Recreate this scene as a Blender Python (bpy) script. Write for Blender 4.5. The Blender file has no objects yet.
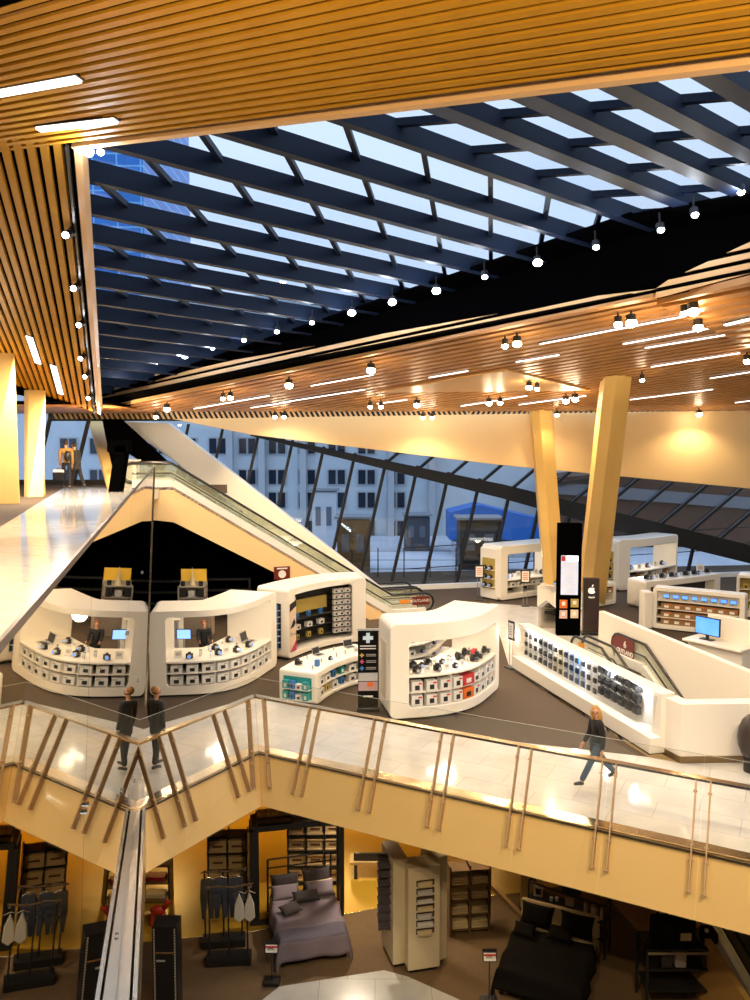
import bpy, bmesh, math, random
from mathutils import Vector as V, Matrix
random.seed(7)
SC = bpy.context.scene
COL = SC.collection
# ------------------------------------------------------------------ camera, world, exposure
F = 780.0
TH = math.atan(55 / F)
EYE = V((0, 0, 7.0))
cam_d = bpy.data.cameras.new('camera'); cam = bpy.data.objects.new('camera', cam_d); COL.objects.link(cam)
cam.location = EYE; cam.rotation_euler = (math.pi / 2 - TH, 0, 0)
cam_d.sensor_fit = 'VERTICAL'; cam_d.sensor_height = 36; cam_d.lens = F / 1000 * 36
cam_d.clip_start = 0.05; cam_d.clip_end = 400
SC.camera = cam
SC.view_settings.view_transform = 'Standard'; SC.view_settings.look = 'None'
SC.view_settings.gamma = 1.0; SC.view_settings.exposure = 0.25
SC.view_settings.use_curve_mapping = False
try:
    SC.cycles.max_bounces = 7; SC.cycles.diffuse_bounces = 3; SC.cycles.glossy_bounces = 4
    SC.cycles.transparent_max_bounces = 14; SC.cycles.caustics_reflective = False; SC.cycles.caustics_refractive = False
    SC.cycles.sample_clamp_indirect = 3.0; SC.cycles.use_denoising = True
except Exception:
    pass
W = bpy.data.worlds.new('evening_sky'); SC.world = W; W.use_nodes = True
nt = W.node_tree
bgn = nt.nodes['Background']
tc = nt.nodes.new('ShaderNodeTexCoord'); nz = nt.nodes.new('ShaderNodeTexNoise'); cr = nt.nodes.new('ShaderNodeValToRGB')
nz.inputs['Scale'].default_value = 1.6; nz.inputs['Detail'].default_value = 4
cr.color_ramp.elements[0].color = (0.50, 0.68, 1.0, 1); cr.color_ramp.elements[1].color = (0.74, 0.84, 1.0, 1)
cr.color_ramp.elements[0].position = 0.35; cr.color_ramp.elements[1].position = 0.62
nt.links.new(tc.outputs['Generated'], nz.inputs['Vector']); nt.links.new(nz.outputs['Fac'], cr.inputs['Fac'])
nt.links.new(cr.outputs['Color'], bgn.inputs['Color'])
bgn.inputs['Strength'].default_value = 1.15
LIGHT = 1.6          # overall strength of the lamps
WARM = (1.0, 0.76, 0.46); NEUT = (1.0, 0.84, 0.64); COOL = (0.80, 0.88, 1.0)

# ------------------------------------------------------------------ camera maths (pixels of the 750x1000 frame -> world points)
def ray(px, py):
    x = (px - 375) / F; u = (500 - py) / F
    c, s = math.cos(TH), math.sin(TH)
    return V((x, c + u * s, -s + u * c))
def at(px, py, D):
    r = ray(px, py); return EYE + r * (D / r.y)
def onz(px, py, z=0.0):
    r = ray(px, py); return EYE + r * ((z - 7.0) / r.z)
def onpl(px, py, p, n):
    r = ray(px, py); return EYE + r * ((p - EYE).dot(n) / r.dot(n))
def vp(px, py):
    return ray(px, py).normalized()
UP = V((0, 0, 1))

# ------------------------------------------------------------------ materials
MATS = {}
def mat(name, col, rough=0.5, metal=0.0, emit=None, es=1.0, col2=None, scale=6.0, stretch=None, bump=0.0, spec=0.5, coat=0.0):
    if name in MATS: return MATS[name]
    m = bpy.data.materials.new(name); m.use_nodes = True
    n = m.node_tree.nodes; l = m.node_tree.links
    b = n['Principled BSDF']
    b.inputs['Base Color'].default_value = (*col, 1); b.inputs['Roughness'].default_value = rough
    b.inputs['Metallic'].default_value = metal; b.inputs['Specular IOR Level'].default_value = spec
    b.inputs['Coat Weight'].default_value = coat
    if emit is not None:
        b.inputs['Emission Color'].default_value = (*emit, 1); b.inputs['Emission Strength'].default_value = es
    if col2 is None: col2 = tuple(c * 0.9 for c in col)
    t = n.new('ShaderNodeTexCoord'); mp = n.new('ShaderNodeMapping'); z = n.new('ShaderNodeTexNoise'); mx = n.new('ShaderNodeMix')
    mx.data_type = 'RGBA'
    z.inputs['Scale'].default_value = scale; z.inputs['Detail'].default_value = 3
    if stretch: mp.inputs['Scale'].default_value = stretch
    l.new(t.outputs['Object'], mp.inputs['Vector']); l.new(mp.outputs['Vector'], z.inputs['Vector'])
    l.new(z.outputs['Fac'], mx.inputs[0]); mx.inputs[6].default_value = (*col, 1); mx.inputs[7].default_value = (*col2, 1)
    l.new(mx.outputs[2], b.inputs['Base Color'])
    if bump:
        bp = n.new('ShaderNodeBump'); bp.inputs['Strength'].default_value = bump
        l.new(z.outputs['Fac'], bp.inputs['Height']); l.new(bp.outputs['Normal'], b.inputs['Normal'])
    MATS[name] = m
    return m
def glass(name, tint, refl=0.10, rough=0.0):
    if name in MATS: return MATS[name]
    m = bpy.data.materials.new(name); m.use_nodes = True
    n = m.node_tree.nodes; l = m.node_tree.links
    n.remove(n['Principled BSDF'])
    tr = n.new('ShaderNodeBsdfTransparent'); gl = n.new('ShaderNodeBsdfGlossy'); mx = n.new('ShaderNodeMixShader')
    lw = n.new('ShaderNodeLayerWeight'); mr = n.new('ShaderNodeMapRange')
    lw.inputs['Blend'].default_value = 0.35
    mr.inputs['To Min'].default_value = refl; mr.inputs['To Max'].default_value = 0.85
    l.new(lw.outputs['Facing'], mr.inputs['Value'])
    pw = n.new('ShaderNodeMath'); pw.operation = 'POWER'; pw.inputs[1].default_value = 3.0
    l.new(lw.outputs['Facing'], pw.inputs[0]); l.new(pw.outputs[0], mr.inputs['Value'])
    tr.inputs['Color'].default_value = (*tint, 1); gl.inputs['Roughness'].default_value = rough
    l.new(mr.outputs['Result'], mx.inputs['Fac']); l.new(tr.outputs[0], mx.inputs[1]); l.new(gl.outputs[0], mx.inputs[2])
    l.new(mx.outputs[0], n['Material Output'].inputs['Surface'])
    MATS[name] = m
    return m
def tiles(name, c1, c2, mortar, w, h, rough, rot=0.0, bump=0.0, coat=0.0):
    if name in MATS: return MATS[name]
    m = bpy.data.materials.new(name); m.use_nodes = True
    n = m.node_tree.nodes; l = m.node_tree.links; b = n['Principled BSDF']
    t = n.new('ShaderNodeTexCoord'); mp = n.new('ShaderNodeMapping'); br = n.new('ShaderNodeTexBrick')
    mp.inputs['Rotation'].default_value = (0, 0, rot)
    br.inputs['Color1'].default_value = (*c1, 1); br.inputs['Color2'].default_value = (*c2, 1); br.inputs['Mortar'].default_value = (*mortar, 1)
    br.inputs['Scale'].default_value = 1; br.inputs['Brick Width'].default_value = w; br.inputs['Row Height'].default_value = h
    br.inputs['Mortar Size'].default_value = 0.006; br.inputs['Mortar Smooth'].default_value = 0.2
    z = n.new('ShaderNodeTexNoise'); z.inputs['Scale'].default_value = 1.8; z.inputs['Detail'].default_value = 5
    mx = n.new('ShaderNodeMix'); mx.data_type = 'RGBA'; mx.blend_type = 'MULTIPLY'; mx.inputs[0].default_value = 0.35
    l.new(t.outputs['Object'], mp.inputs['Vector']); l.new(mp.outputs['Vector'], br.inputs['Vector']); l.new(t.outputs['Object'], z.inputs['Vector'])
    l.new(br.outputs['Color'], mx.inputs[6]); l.new(z.outputs['Fac'], mx.inputs[7]); l.new(mx.outputs[2], b.inputs['Base Color'])
    b.inputs['Roughness'].default_value = rough; b.inputs['Coat Weight'].default_value = coat
    MATS[name] = m
    return m
SLAT = mat('oak_slat', (0.56, 0.27, 0.018), 0.5, col2=(0.43, 0.19, 0.010), scale=2.5, stretch=(1, 1, 6), spec=0.15)
SLAT2 = mat('oak_slat_far', (0.55, 0.25, 0.07), 0.42, col2=(0.42, 0.18, 0.045), scale=2.0)
OAK = mat('oak_board', (0.85, 0.52, 0.24), 0.4, col2=(0.78, 0.45, 0.18), scale=1.5)
BLACK = mat('black_paint', (0.008, 0.008, 0.010), 0.55)
VOIDB = mat('black_backing', (0.003, 0.0025, 0.002), 1.0, spec=0.0)
STEELB = mat('dark_blue_steel', (0.004, 0.010, 0.028), 0.5, spec=0.25)
WALLB = mat('matt_black_wall', (0.0012, 0.0012, 0.0015), 1.0, spec=0.0)
CREAM = mat('cream_plaster', (0.92, 0.66, 0.34), 0.45, col2=(0.88, 0.62, 0.31), scale=0.7)
COLM = mat('golden_column_paint', (0.86, 0.58, 0.20), 0.5, col2=(0.78, 0.50, 0.15), scale=0.8)
WHITE = mat('warm_white_lacquer', (0.92, 0.86, 0.76), 0.35, col2=(0.90, 0.83, 0.72), scale=0.8, coat=0.3)
WHITE2 = mat('white_panel', (0.90, 0.88, 0.84), 0.4)
CARPET = mat('brown_grey_carpet', (0.115, 0.085, 0.062), 0.95, col2=(0.085, 0.063, 0.046), scale=14, bump=0.3, spec=0.1)
LCARPET = mat('brown_lower_carpet', (0.16, 0.10, 0.05), 0.8, col2=(0.12, 0.075, 0.036), scale=6, spec=0.2)
YFLOOR = mat('varnished_yellow_floor', (0.46, 0.27, 0.025), 0.35, col2=(0.36, 0.20, 0.018), scale=1.2)
MARBLE = tiles('pale_marble', (0.88, 0.84, 0.78), (0.84, 0.79, 0.71), (0.55, 0.48, 0.40), 1.5, 0.75, 0.12, rot=0.5, coat=0.4)
LMARBLE = tiles('lower_marble', (0.62, 0.60, 0.54), (0.56, 0.54, 0.48), (0.3, 0.28, 0.24), 1.2, 0.9, 0.25)
FASC = mat('cream_fascia_panel', (0.92, 0.64, 0.28), 0.3, col2=(0.88, 0.58, 0.22), scale=0.6, coat=0.25)
STEEL = mat('brushed_steel', (0.72, 0.66, 0.56), 0.25, metal=1.0)
BRONZE = mat('bronze_anodised', (0.52, 0.34, 0.18), 0.4, metal=0.25)
GOLDR = mat('gold_rail', (0.85, 0.68, 0.44), 0.18, metal=1.0)
GLASS = glass('clear_glass', (0.965, 0.965, 0.95), 0.03)
WGLASS = glass('window_glass', (0.95, 0.98, 1.0), 0.04)
SGLASS = glass('skylight_glass', (0.90, 0.95, 1.0), 0.03)
MIRR = mat('gold_tinted_mirror_glass', (0.92, 0.80, 0.52), 0.012, metal=1.0, col2=(0.90, 0.74, 0.42), scale=0.35)
LED = mat('led_white', (1, 1, 1), 0.5, emit=(1.0, 0.86, 0.78), es=2.2)
LEDW = mat('lamp_lens_warm', (1, 1, 1), 0.5, emit=(1.0, 0.80, 0.50), es=45.0)
LEDC = mat('lamp_lens_cool', (1, 1, 1), 0.5, emit=(0.88, 0.90, 1.0), es=30.0)

# ------------------------------------------------------------------ mesh helpers
class MB:
    def __init__(s): s.v = []; s.f = []; s.mi = []; s.m = 0
    def add(s, vs, fs):
        o = len(s.v); s.v += [V(p) for p in vs]
        for f in fs: s.f.append([i + o for i in f]); s.mi.append(s.m)
        return s
    def box(s, c, d, rz=0.0, rot=None):
        c = V(c); M = rot if rot is not None else Matrix.Rotation(rz, 3, 'Z')
        x, y, z = d[0] / 2, d[1] / 2, d[2] / 2
        P = [c + M @ V(p) for p in ((-x, -y, -z), (x, -y, -z), (x, y, -z), (-x, y, -z), (-x, -y, z), (x, -y, z), (x, y, z), (-x, y, z))]
        return s.add(P, [(0, 3, 2, 1), (4, 5, 6, 7), (0, 1, 5, 4), (1, 2, 6, 5), (2, 3, 7, 6), (3, 0, 4, 7)])
    def prism(s, poly, ext):
        n = len(poly); e = V(ext); P = [V(p) for p in poly]; Q = [p + e for p in P]
        return s.add(P + Q, [tuple(range(n))[::-1], tuple(range(n, 2 * n))] + [(i, (i + 1) % n, n + (i + 1) % n, n + i) for i in range(n)])
    def bar(s, a, b, w, h, up=UP, off=0.0):
        """box of section w x h from a to b; up is the h side"""
        a = V(a); b = V(b); d = (b - a).normalized(); sx = d.cross(up)
        if sx.length < 1e-5: sx = d.cross(V((1, 0, 0)))
        sx.normalize(); u = sx.cross(d).normalized()
        q = [sx * (-w / 2) + u * (off - h / 2), sx * (w / 2) + u * (off - h / 2), sx * (w / 2) + u * (off + h / 2), sx * (-w / 2) + u * (off + h / 2)]
        return s.add([a + p for p in q] + [b + p for p in q], [(0, 3, 2, 1), (4, 5, 6, 7), (0, 1, 5, 4), (1, 2, 6, 5), (2, 3, 7, 6), (3, 0, 4, 7)])
    def tube(s, pts, r, n=8, closed=False):
        pts = [V(p) for p in pts]; rr = r if isinstance(r, (list, tuple)) else [r] * len(pts)
        base = len(s.v); prev = None
        for i, p in enumerate(pts):
            a = pts[i - 1] if i > 0 else (pts[-1] if closed else p); b = pts[i + 1] if i < len(pts) - 1 else (pts[0] if closed else p)
            d = (b - a).normalized()
            ref = UP if abs(d.z) < 0.9 else V((1, 0, 0))
            if prev is not None: ref = prev
            x = d.cross(ref)
            if x.length < 1e-6: x = d.cross(V((0, 1, 0)))
            x.normalize(); y = x.cross(d).normalized(); prev = y
            for k in range(n):
                t = 2 * math.pi * k / n; s.v.append(p + x * (rr[i] * math.cos(t)) + y * (rr[i] * math.sin(t)))
        m = len(pts)
        for i in range(m if closed else m - 1):
            j = (i + 1) % m
            for k in range(n):
                k2 = (k + 1) % n
                s.f.append([base + i * n + k, base + i * n + k2, base + j * n + k2, base + j * n + k]); s.mi.append(s.m)
        if not closed:
            s.f.append([base + k for k in range(n)][::-1]); s.mi.append(s.m)
            s.f.append([base + (m - 1) * n + k for k in range(n)]); s.mi.append(s.m)
        return s
    def cyl(s, a, b, r, n=12, r2=None): return s.tube([a, b], [r, r if r2 is None else r2], n)
    def ball(s, c, r, n=8, sc=(1, 1, 1)):
        c = V(c); vs = []; fs = []; m = max(4, n // 2)
        for i in range(m + 1):
            t = math.pi * i / m
            for k in range(n):
                p = 2 * math.pi * k / n
                vs.append(c + V((r * sc[0] * math.sin(t) * math.cos(p), r * sc[1] * math.sin(t) * math.sin(p), r * sc[2] * math.cos(t))))
        for i in range(m):
            for k in range(n): fs.append((i * n + k, (i + 1) * n + k, (i + 1) * n + (k + 1) % n, i * n + (k + 1) % n))
        return s.add(vs, fs)
    def build(s, name, mats, parent=None, smooth=False, bevel=0.0, seg=2, local=False, origin=None):
        if not isinstance(mats, (list, tuple)): mats = [mats]
        o0 = V((0, 0, 0))
        if origin is not None: o0 = V(origin)
        elif parent is not None and not local: o0 = world_loc(parent)
        me = bpy.data.meshes.new(name); me.from_pydata([tuple(p - o0) for p in s.v], [], s.f); me.update()
        for m in mats: me.materials.append(m)
        for p, i in zip(me.polygons, s.mi): p.material_index = min(i, len(mats) - 1)
        bm = bmesh.new(); bm.from_mesh(me); bmesh.ops.remove_doubles(bm, verts=bm.verts, dist=1e-6); bmesh.ops.recalc_face_normals(bm, faces=bm.faces); bm.to_mesh(me); bm.free()
        if smooth:
            for p in me.polygons: p.use_smooth = True
        o = bpy.data.objects.new(name, me); COL.objects.link(o)
        if parent is not None: o.parent = parent
        if origin is not None and parent is None: o.location = origin
        if bevel:
            b = o.modifiers.new('edge_bevel', 'BEVEL'); b.width = bevel; b.segments = seg; b.limit_method = 'ANGLE'; b.angle_limit = math.radians(40)
        return o
def world_loc(o):
    p = V((0, 0, 0))
    while o is not None: p += V(o.location); o = o.parent
    return p
def tag(o, label, cat=None, group=None, kind=None):
    o['label'] = label
    if cat: o['category'] = cat
    if group: o['group'] = group
    if kind: o['kind'] = kind
    return o
def thing(name, label, cat, loc=(0, 0, 0), rz=0.0, group=None):
    o = bpy.data.objects.new(name, None); COL.objects.link(o); o.location = loc; o.rotation_euler = (0, 0, rz); o.empty_display_size = 0.2
    return tag(o, label, cat, group)
def struct(name, mb, m, label, cat, **k):
    return tag(mb.build(name, m, **k), label, cat, kind='structure')
def copy_tree(o, parent=None):
    c = o.copy(); COL.objects.link(c); c.parent = parent
    for ch in o.children: copy_tree(ch, c)
    return c
ORD = ['first', 'second', 'third', 'fourth', 'fifth', 'sixth', 'seventh', 'eighth', 'ninth', 'tenth', 'eleventh', 'twelfth', 'thirteenth', 'fourteenth', 'fifteenth', 'sixteenth', 'seventeenth', 'eighteenth', 'nineteenth', 'twentieth', 'twenty-first', 'twenty-second', 'twenty-third', 'twenty-fourth', 'twenty-fifth', 'twenty-sixth', 'twenty-seventh', 'twenty-eighth', 'twenty-ninth', 'thirtieth']
def lamp(kind, loc, power, color, target=None, size=0.1, spot=80, name='lamp_light', parent=None, sx=1, sy=1):
    d = bpy.data.lights.new(name, kind); d.energy = power * LIGHT; d.color = color
    if kind == 'SPOT': d.spot_size = math.radians(spot); d.spot_blend = 0.6; d.shadow_soft_size = size
    elif kind == 'POINT': d.shadow_soft_size = size
    elif kind == 'AREA': d.shape = 'RECTANGLE'; d.size = sx; d.size_y = sy
    o = bpy.data.objects.new(name, d); COL.objects.link(o)
    if parent is not None: o.parent = parent; o.location = V(loc) - world_loc(parent)
    else: o.location = loc
    if target is not None:
        o.rotation_euler = (V(target) - V(loc)).to_track_quat('-Z', 'Y').to_euler()
    return o
def text_obj(name, body, size, m, loc, rotm, parent=None, extrude=0.004, align='CENTER', bold=0.0):
    c = bpy.data.curves.new(name, 'FONT'); c.body = body; c.size = size; c.align_x = align; c.align_y = 'CENTER'; c.extrude = extrude; c.offset = bold
    c.materials.append(m)
    tmp = bpy.data.objects.new(name, c); COL.objects.link(tmp)
    me = bpy.data.meshes.new_from_object(tmp.evaluated_get(bpy.context.evaluated_depsgraph_get()))
    bpy.data.objects.remove(tmp); o = bpy.data.objects.new(name, me); COL.objects.link(o)
    o.rotation_euler = rotm.to_euler() if hasattr(rotm, 'to_euler') else rotm
    if parent is not None: o.parent = parent; o.location = V(loc) - world_loc(parent)
    else: o.location = loc
    return o
def facing(n):
    """rotation whose local X runs along the horizontal of a face with outward normal n, local Y up, local Z = n"""
    n = V(n).normalized(); x = UP.cross(n).normalized(); y = n.cross(x).normalized()
    return Matrix((x, y, n)).transposed()

# slats clipped to a convex polygon lying in a plane
def clip_interval(poly2, v):
    us = []
    for i in range(len(poly2)):
        (u0, v0), (u1, v1) = poly2[i], poly2[(i + 1) % len(poly2)]
        if (v0 - v) * (v1 - v) <= 0 and abs(v1 - v0) > 1e-9: us.append(u0 + (u1 - u0) * (v - v0) / (v1 - v0))
    if len(us) < 2: return None
    return min(us), max(us)
def slat_mesh(poly, d, n, pitch, width, thick, phase=0.0, seglen=None):
    """poly: coplanar world points; d slat direction; n plane normal pointing away from the viewer (slats grow along n)"""
    O = V(poly[0]); d = d.normalized(); n = n.normalized(); e = n.cross(d).normalized()
    p2 = [((V(p) - O).dot(d), (V(p) - O).dot(e)) for p in poly]
    v0 = min(p[1] for p in p2); v1 = max(p[1] for p in p2)
    if phase is None: phase = v0 + .004
    mb = MB(); k = math.ceil((v0 - phase) / pitch)
    while k * pitch + phase < v1:
        a = k * pitch + phase; i0 = clip_interval(p2, a); i1 = clip_interval(p2, min(a + width, v1 - 1e-4))
        if i0 and not i1: i1 = i0
        if i0 and i1 and max(i0[1] - i0[0], i1[1] - i1[0]) > 0.02:
            b = a + width
            q = [O + d * i0[0] + e * a, O + d * i0[1] + e * a, O + d * i1[1] + e * b, O + d * i1[0] + e * b]
            mb.prism(q, n * thick)
        k += 1
    return mb

# ================================================================== LARGE STRUCTURE
def isect(P, d, Q, n):      # line P + d t with the plane (Q, n)
    return P + d * ((Q - P).dot(n) / d.dot(n))
# ---- slatted ceiling right above the eye
PA = at(80, 150, 11); dA = vp(-830, 258); nA = dA.cross(vp(0, 450)).normalized()
if nA.z < 0: nA = -nA
eA = nA.cross(dA).normalized()
if eA.y > 0: eA = -eA                      # towards the viewer
A = lambda u, v: PA + dA * u + eA * v
struct('ceiling', slat_mesh([A(4, 0.16), A(-11, 0.16), A(-11, 2.30), A(4, 2.30)], dA, nA, 0.118, 0.066, 0.045), SLAT, 'golden oak slat ceiling nearest the viewer along the top edge', 'ceiling')
mb = MB(); mb.prism([A(4.2, 0.14), A(-11, 0.14), A(-11, 2.34), A(4.2, 2.34)], nA * 0.05)
for i in range(len(mb.v)): mb.v[i] = mb.v[i] + nA * 0.14
struct('ceiling', mb, VOIDB, 'black soffit above the nearest oak slats', 'ceiling')
mb = MB(); mb.prism([A(0.1, 0.0), A(-11, 0.0), A(-11, 0.075), A(0.1, 0.075)], nA * 0.3)
struct('trim_1', mb, OAK, 'pale oak edge board between near slat ceiling and skylight', 'trim')
mb = MB(); mb.prism([A(12, 2.36), A(-14, 2.36), A(-14, 14), A(12, 14)], nA * 0.1)
struct('ceiling', mb, VOIDB, 'dark ceiling behind and above the viewer', 'ceiling')
# ---- skylight planes
PS = at(109, 145, 11) + V((0, 0, 1.0)); db = vp(1400, 490); dt = vp(492, 545)
nS = db.cross(dt).normalized()
if nS.z < 0: nS = -nS
S = lambda u, v: PS + db * u + dt * v
dt2 = vp(-3000, 400); n2 = db.cross(dt2).normalized()
if n2.z < 0: n2 = -n2
FOLD = S(0, -1.57)
# ---- lower slatted ceiling D and the black wall W between it and the skylight
dD = vp(-600, 550); P1 = at(600, 310, 17.5); nD = dD.cross(at(700, 412, 33) - P1).normalized()
if nD.z < 0: nD = -nD
nW = dD.cross(UP).normalized()
if nW.y < 0: nW = -nW                       # away from the viewer
Dp = lambda px, py: onpl(px, py, P1, nD)
Wp = lambda px, py: onpl(px, py, P1, nW)
w0 = Wp(92, 411.3); w1 = w0 - dD * 36
def topz(p, Q, n): return Q.z - ((p.x - Q.x) * n.x + (p.y - Q.y) * n.y) / n.z
fw = isect(FOLD, db, P1, nW)
wf = w0 + dD * ((fw - w0).dot(dD))
t0 = V((w0.x, w0.y, topz(w0, PS, nS) + 0.05)); tf = V((fw.x, fw.y, fw.z + 0.05)); t1 = V((w1.x, w1.y, topz(w1, FOLD, n2) + 0.05))
mb = MB(); mb.prism([w0, w1, t1, tf, t0], nW * 0.15)
struct('wall_skylight', mb, WALLB, 'matt black upstand wall between skylight and lower slat ceiling', 'wall')
# stepped oak boards on the black wall
nb = MB()
for poly in ([(97, 385), (660, 286), (657, 299.3), (97, 411.3)], [(659, 286), (752, 243), (752, 277), (657, 299)]):
    pl = [Wp(*p) - nW * 0.12 for p in poly]
    m2 = slat_mesh(pl, dD, nW, 0.20, 0.115, 0.05, phase=None)
    nb.add(m2.v, m2.f)
struct('trim_2', nb, OAK, 'stepped pale oak boards along the foot of the black wall', 'trim')
# main slats of D
dpoly = [Dp(92, 412), Dp(657, 299), Dp(760, 343), Dp(760, 411)]
struct('ceiling', slat_mesh(dpoly, dD, nD, 0.42, 0.25, 0.07), SLAT2, 'fine oak slat ceiling over the shop floor', 'ceiling')
lift = V((0, 0, -0.10))
fpoly = [Dp(657, 300) + lift, Dp(765, 274) + lift, Dp(765, 352) + lift]
struct('ceiling', slat_mesh(fpoly, dD, nD, 0.62, 0.34, 0.14), SLAT2, 'wider oak slats of the ceiling corner at the right edge', 'ceiling')
mb = MB(); back = [Dp(60, 411.5) + UP * .03, Dp(657, 297) + UP * .03, Dp(657, 297) - dD * 8, Dp(820, 411) - dD * 3]
mb.prism([p + nD * 0.10 for p in back], nD * 0.06)
struct('ceiling', mb, VOIDB, 'dark void above the fine slat ceiling', 'ceiling')
mb = MB(); tp = [Dp(376, 391), Dp(506, 368.5), Dp(590, 389)]
mb.prism([p - nD * 0.06 for p in tp], nD * 0.05)
struct('ceiling', mb, OAK, 'plain triangular oak panel set in the fine slat ceiling', 'ceiling')
# hatched grille above the cream fascia
mb = MB(); mb.prism([at(48, 409, 33.0), at(770, 409, 33.0), at(770, 421, 33.0), at(48, 421, 33.0)], (0, 0.12, 0))
struct('trim_3', mb, BLACK, 'black backing board of the hatched grille', 'trim')
mb = MB(); x = 52.0
while x < 765:
    k = 1 if x < 470 else -1
    mb.prism([at(x, 411.5, 32.95), at(x + 2.4, 411.5, 32.95), at(x + 2.4 + 4 * k, 419, 32.95), at(x + 4 * k, 419, 32.95)], (0, -0.06, 0)); x += 5.1
struct('trim_4', mb, OAK, 'slanting oak bars of the grille above the cream fascia', 'trim')
mb = MB(); mb.prism([at(172, 419, 32.6), at(775, 410, 32.6), at(775, 491, 32.6), at(500, 465, 32.6), at(250, 434.5, 32.6)], (0, 0.6, 0))
struct('wall_fascia', mb, CREAM, 'large cream tapering fascia wall over the windows', 'wall', bevel=0.02)
# ---- left slatted ceiling B
PB = PA.copy(); dB = vp(113, 590)
Pa0 = onpl(0, 143, PA, nA); sB = (Pa0 - PB)
nB = dB.cross(sB).normalized()
if nB.z < 0: nB = -nB
Bp = lambda px, py: onpl(px, py, PB, nB)
eB = sB - dB * sB.dot(dB)
LB = 17.0
bpoly = [PB, PB + dB * LB, PB + dB * LB + sB * 5, PB + sB * 5]
eBn = nB.cross(dB).normalized()
sgn = 1 if eBn.dot(sB) > 0 else -1
mb = MB(); pitchB = 0.197
u0 = 0.26
for k in range(40):
    v = u0 + k * pitchB
    if v > eB.length * 5: break
    a = eB.normalized() * v; b = eB.normalized() * (v + 0.115)
    mb.prism([PB + a - dB * 0.0, PB + a + dB * LB, PB + b + dB * LB, PB + b], nB * 0.06)
struct('ceiling', mb, SLAT, 'steep golden oak slat ceiling at the left edge', 'ceiling')
mb = MB(); mb.prism([p + nB * 0.16 for p in bpoly], nB * 0.06)
struct('ceiling', mb, VOIDB, 'dark void behind the steep left slats', 'ceiling')
mb = MB(); e1 = eB.normalized()
mb.prism([PB - e1 * 0.02, PB + e1 * 0.085, PB + e1 * 0.085 + dB * LB, PB - e1 * 0.02 + dB * LB], nB * 0.22)
struct('trim_5', mb, OAK, 'pale oak edge board between left slats and skylight', 'trim')
# dark cheeks closing the skylight above A and B
mb = MB(); q0 = A(0.2, 0.0); q1 = A(-11, 0.0)
mb.prism([q0 + V((0, 0, .25)), q1 + V((0, 0, .25)), V((q1.x, q1.y, q1.z + 3.2)), V((q0.x, q0.y, q0.z + 2.4))], eA * 0.1)
struct('wall_skylight_near', mb, BLACK, 'black upstand above the near oak edge board', 'wall')
mb = MB(); q1 = PB + dB * LB
mb.prism([PB + V((0, 0, .2)), q1 + V((0, 0, .2)), V((q1.x, q1.y, q1.z + 3.4)), V((PB.x, PB.y, PB.z + 1.4))], -UP.cross(dB).normalized() * -0.1)
struct('wall_skylight_left', mb, STEELB, 'dark blue cheek of the skylight beside the left slats', 'wall')
# ---- skylight beams and glass
def clipW(P, d): return isect(P, d, P1 - nW * 0.02, nW)
sky = thing('skylight', 'large glass skylight carried by dark blue steel beams', 'skylight', tuple(S(6, 8)))
sky['kind'] = 'structure'
upN = UP.cross(dA).normalized()
for k in range(0, 18):
    c = S(0, -1.57 + 1.72 * k)
    e = clipW(c, db); u1 = (e - c).dot(db)
    s0 = isect(c, db, A(0, 0), eA * 1.0 if True else eA); ua = (s0 - c).dot(db)
    nBs = dB.cross(UP).normalized(); s1 = isect(c, db, PB, nBs); ub = (s1 - c).dot(db)
    st = max(ub, min(ua, ub + 30) if ua < u1 else ub) if k < 4 else ub
    st = max(ub - 0.1, -20) if k >= 3 else max(ub - 3, -6)
    if u1 - st < 0.4: continue
    MB().bar(c + db * st, c + db * u1, 0.09, 0.35, up=nS, off=-0.19).bar(c + db * st, c + db * u1, 0.13, 0.03, up=nS, off=-0.375).build('beam', STEELB, sky)
for k in range(-8, 14):
    u = 0.98 + 1.6 * k
    P = S(u, -1.5); e = clipW(P, dt); L = (e - P).dot(dt)
    if L < 0.3: continue
    L = min(L, 20)
    nBs = dB.cross(UP).normalized(); h = isect(P, dt, PB, nBs); hb = (h - P).dot(dt)
    q = P
    if (P - PB).dot(nBs) * (S(8, 5) - PB).dot(nBs) < 0: q = h if 0 < hb < L else None
    if q is None: continue
    MB().bar(q, P + dt * L, 0.09, 0.12, up=nS, off=-0.07).build('glazing_bar', STEELB, sky)
gw = [S(-6, -1.57), clipW(S(0, -1.57), db), clipW(S(0, 26), db), S(-14, 26)]
MB().prism(gw, nS * 0.03).build('glass_pane', SGLASS, sky)
ys = [103, 51.7, -12, -95]
pts2 = [onpl(480, y, FOLD, n2) for y in ys]
for c in pts2:
    e = clipW(c, db)
    MB().bar(c - db * 9, e, 0.16, 0.30, up=n2, off=-0.17).bar(c - db * 9, e, 0.30, 0.03, up=n2, off=-0.33).build('beam', STEELB, sky)
t0s = [onpl(x, y, FOLD, n2) for x, y in ((496, 144.5), (559, 168), (615, 189.5))]
pu = ((t0s[2] - t0s[0]).dot(db)) / 2
for k in range(-5, 7):
    P = isect(t0s[0] + db * (pu * k), dt2, FOLD, db.cross(n2))
    Q = P - dt2 * 9
    if Q.y > P.y: Q = P + dt2 * 9
    if (Q - P1).dot(nW) > 0: Q = isect(P, dt2, P1 - nW * 0.02, nW)
    if (P - P1).dot(nW) > 0: continue
    MB().bar(P, Q, 0.10, 0.12, up=n2, off=-0.07).build('glazing_bar', STEELB, sky)
ff = clipW(FOLD, db); far = -dt2 * 11 if (-dt2).x > 0 else dt2 * 11
if far.x < 0: far = -far
ffr = isect(FOLD + far - db * 2, db, P1 - nW * 0.02, nW)
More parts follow.
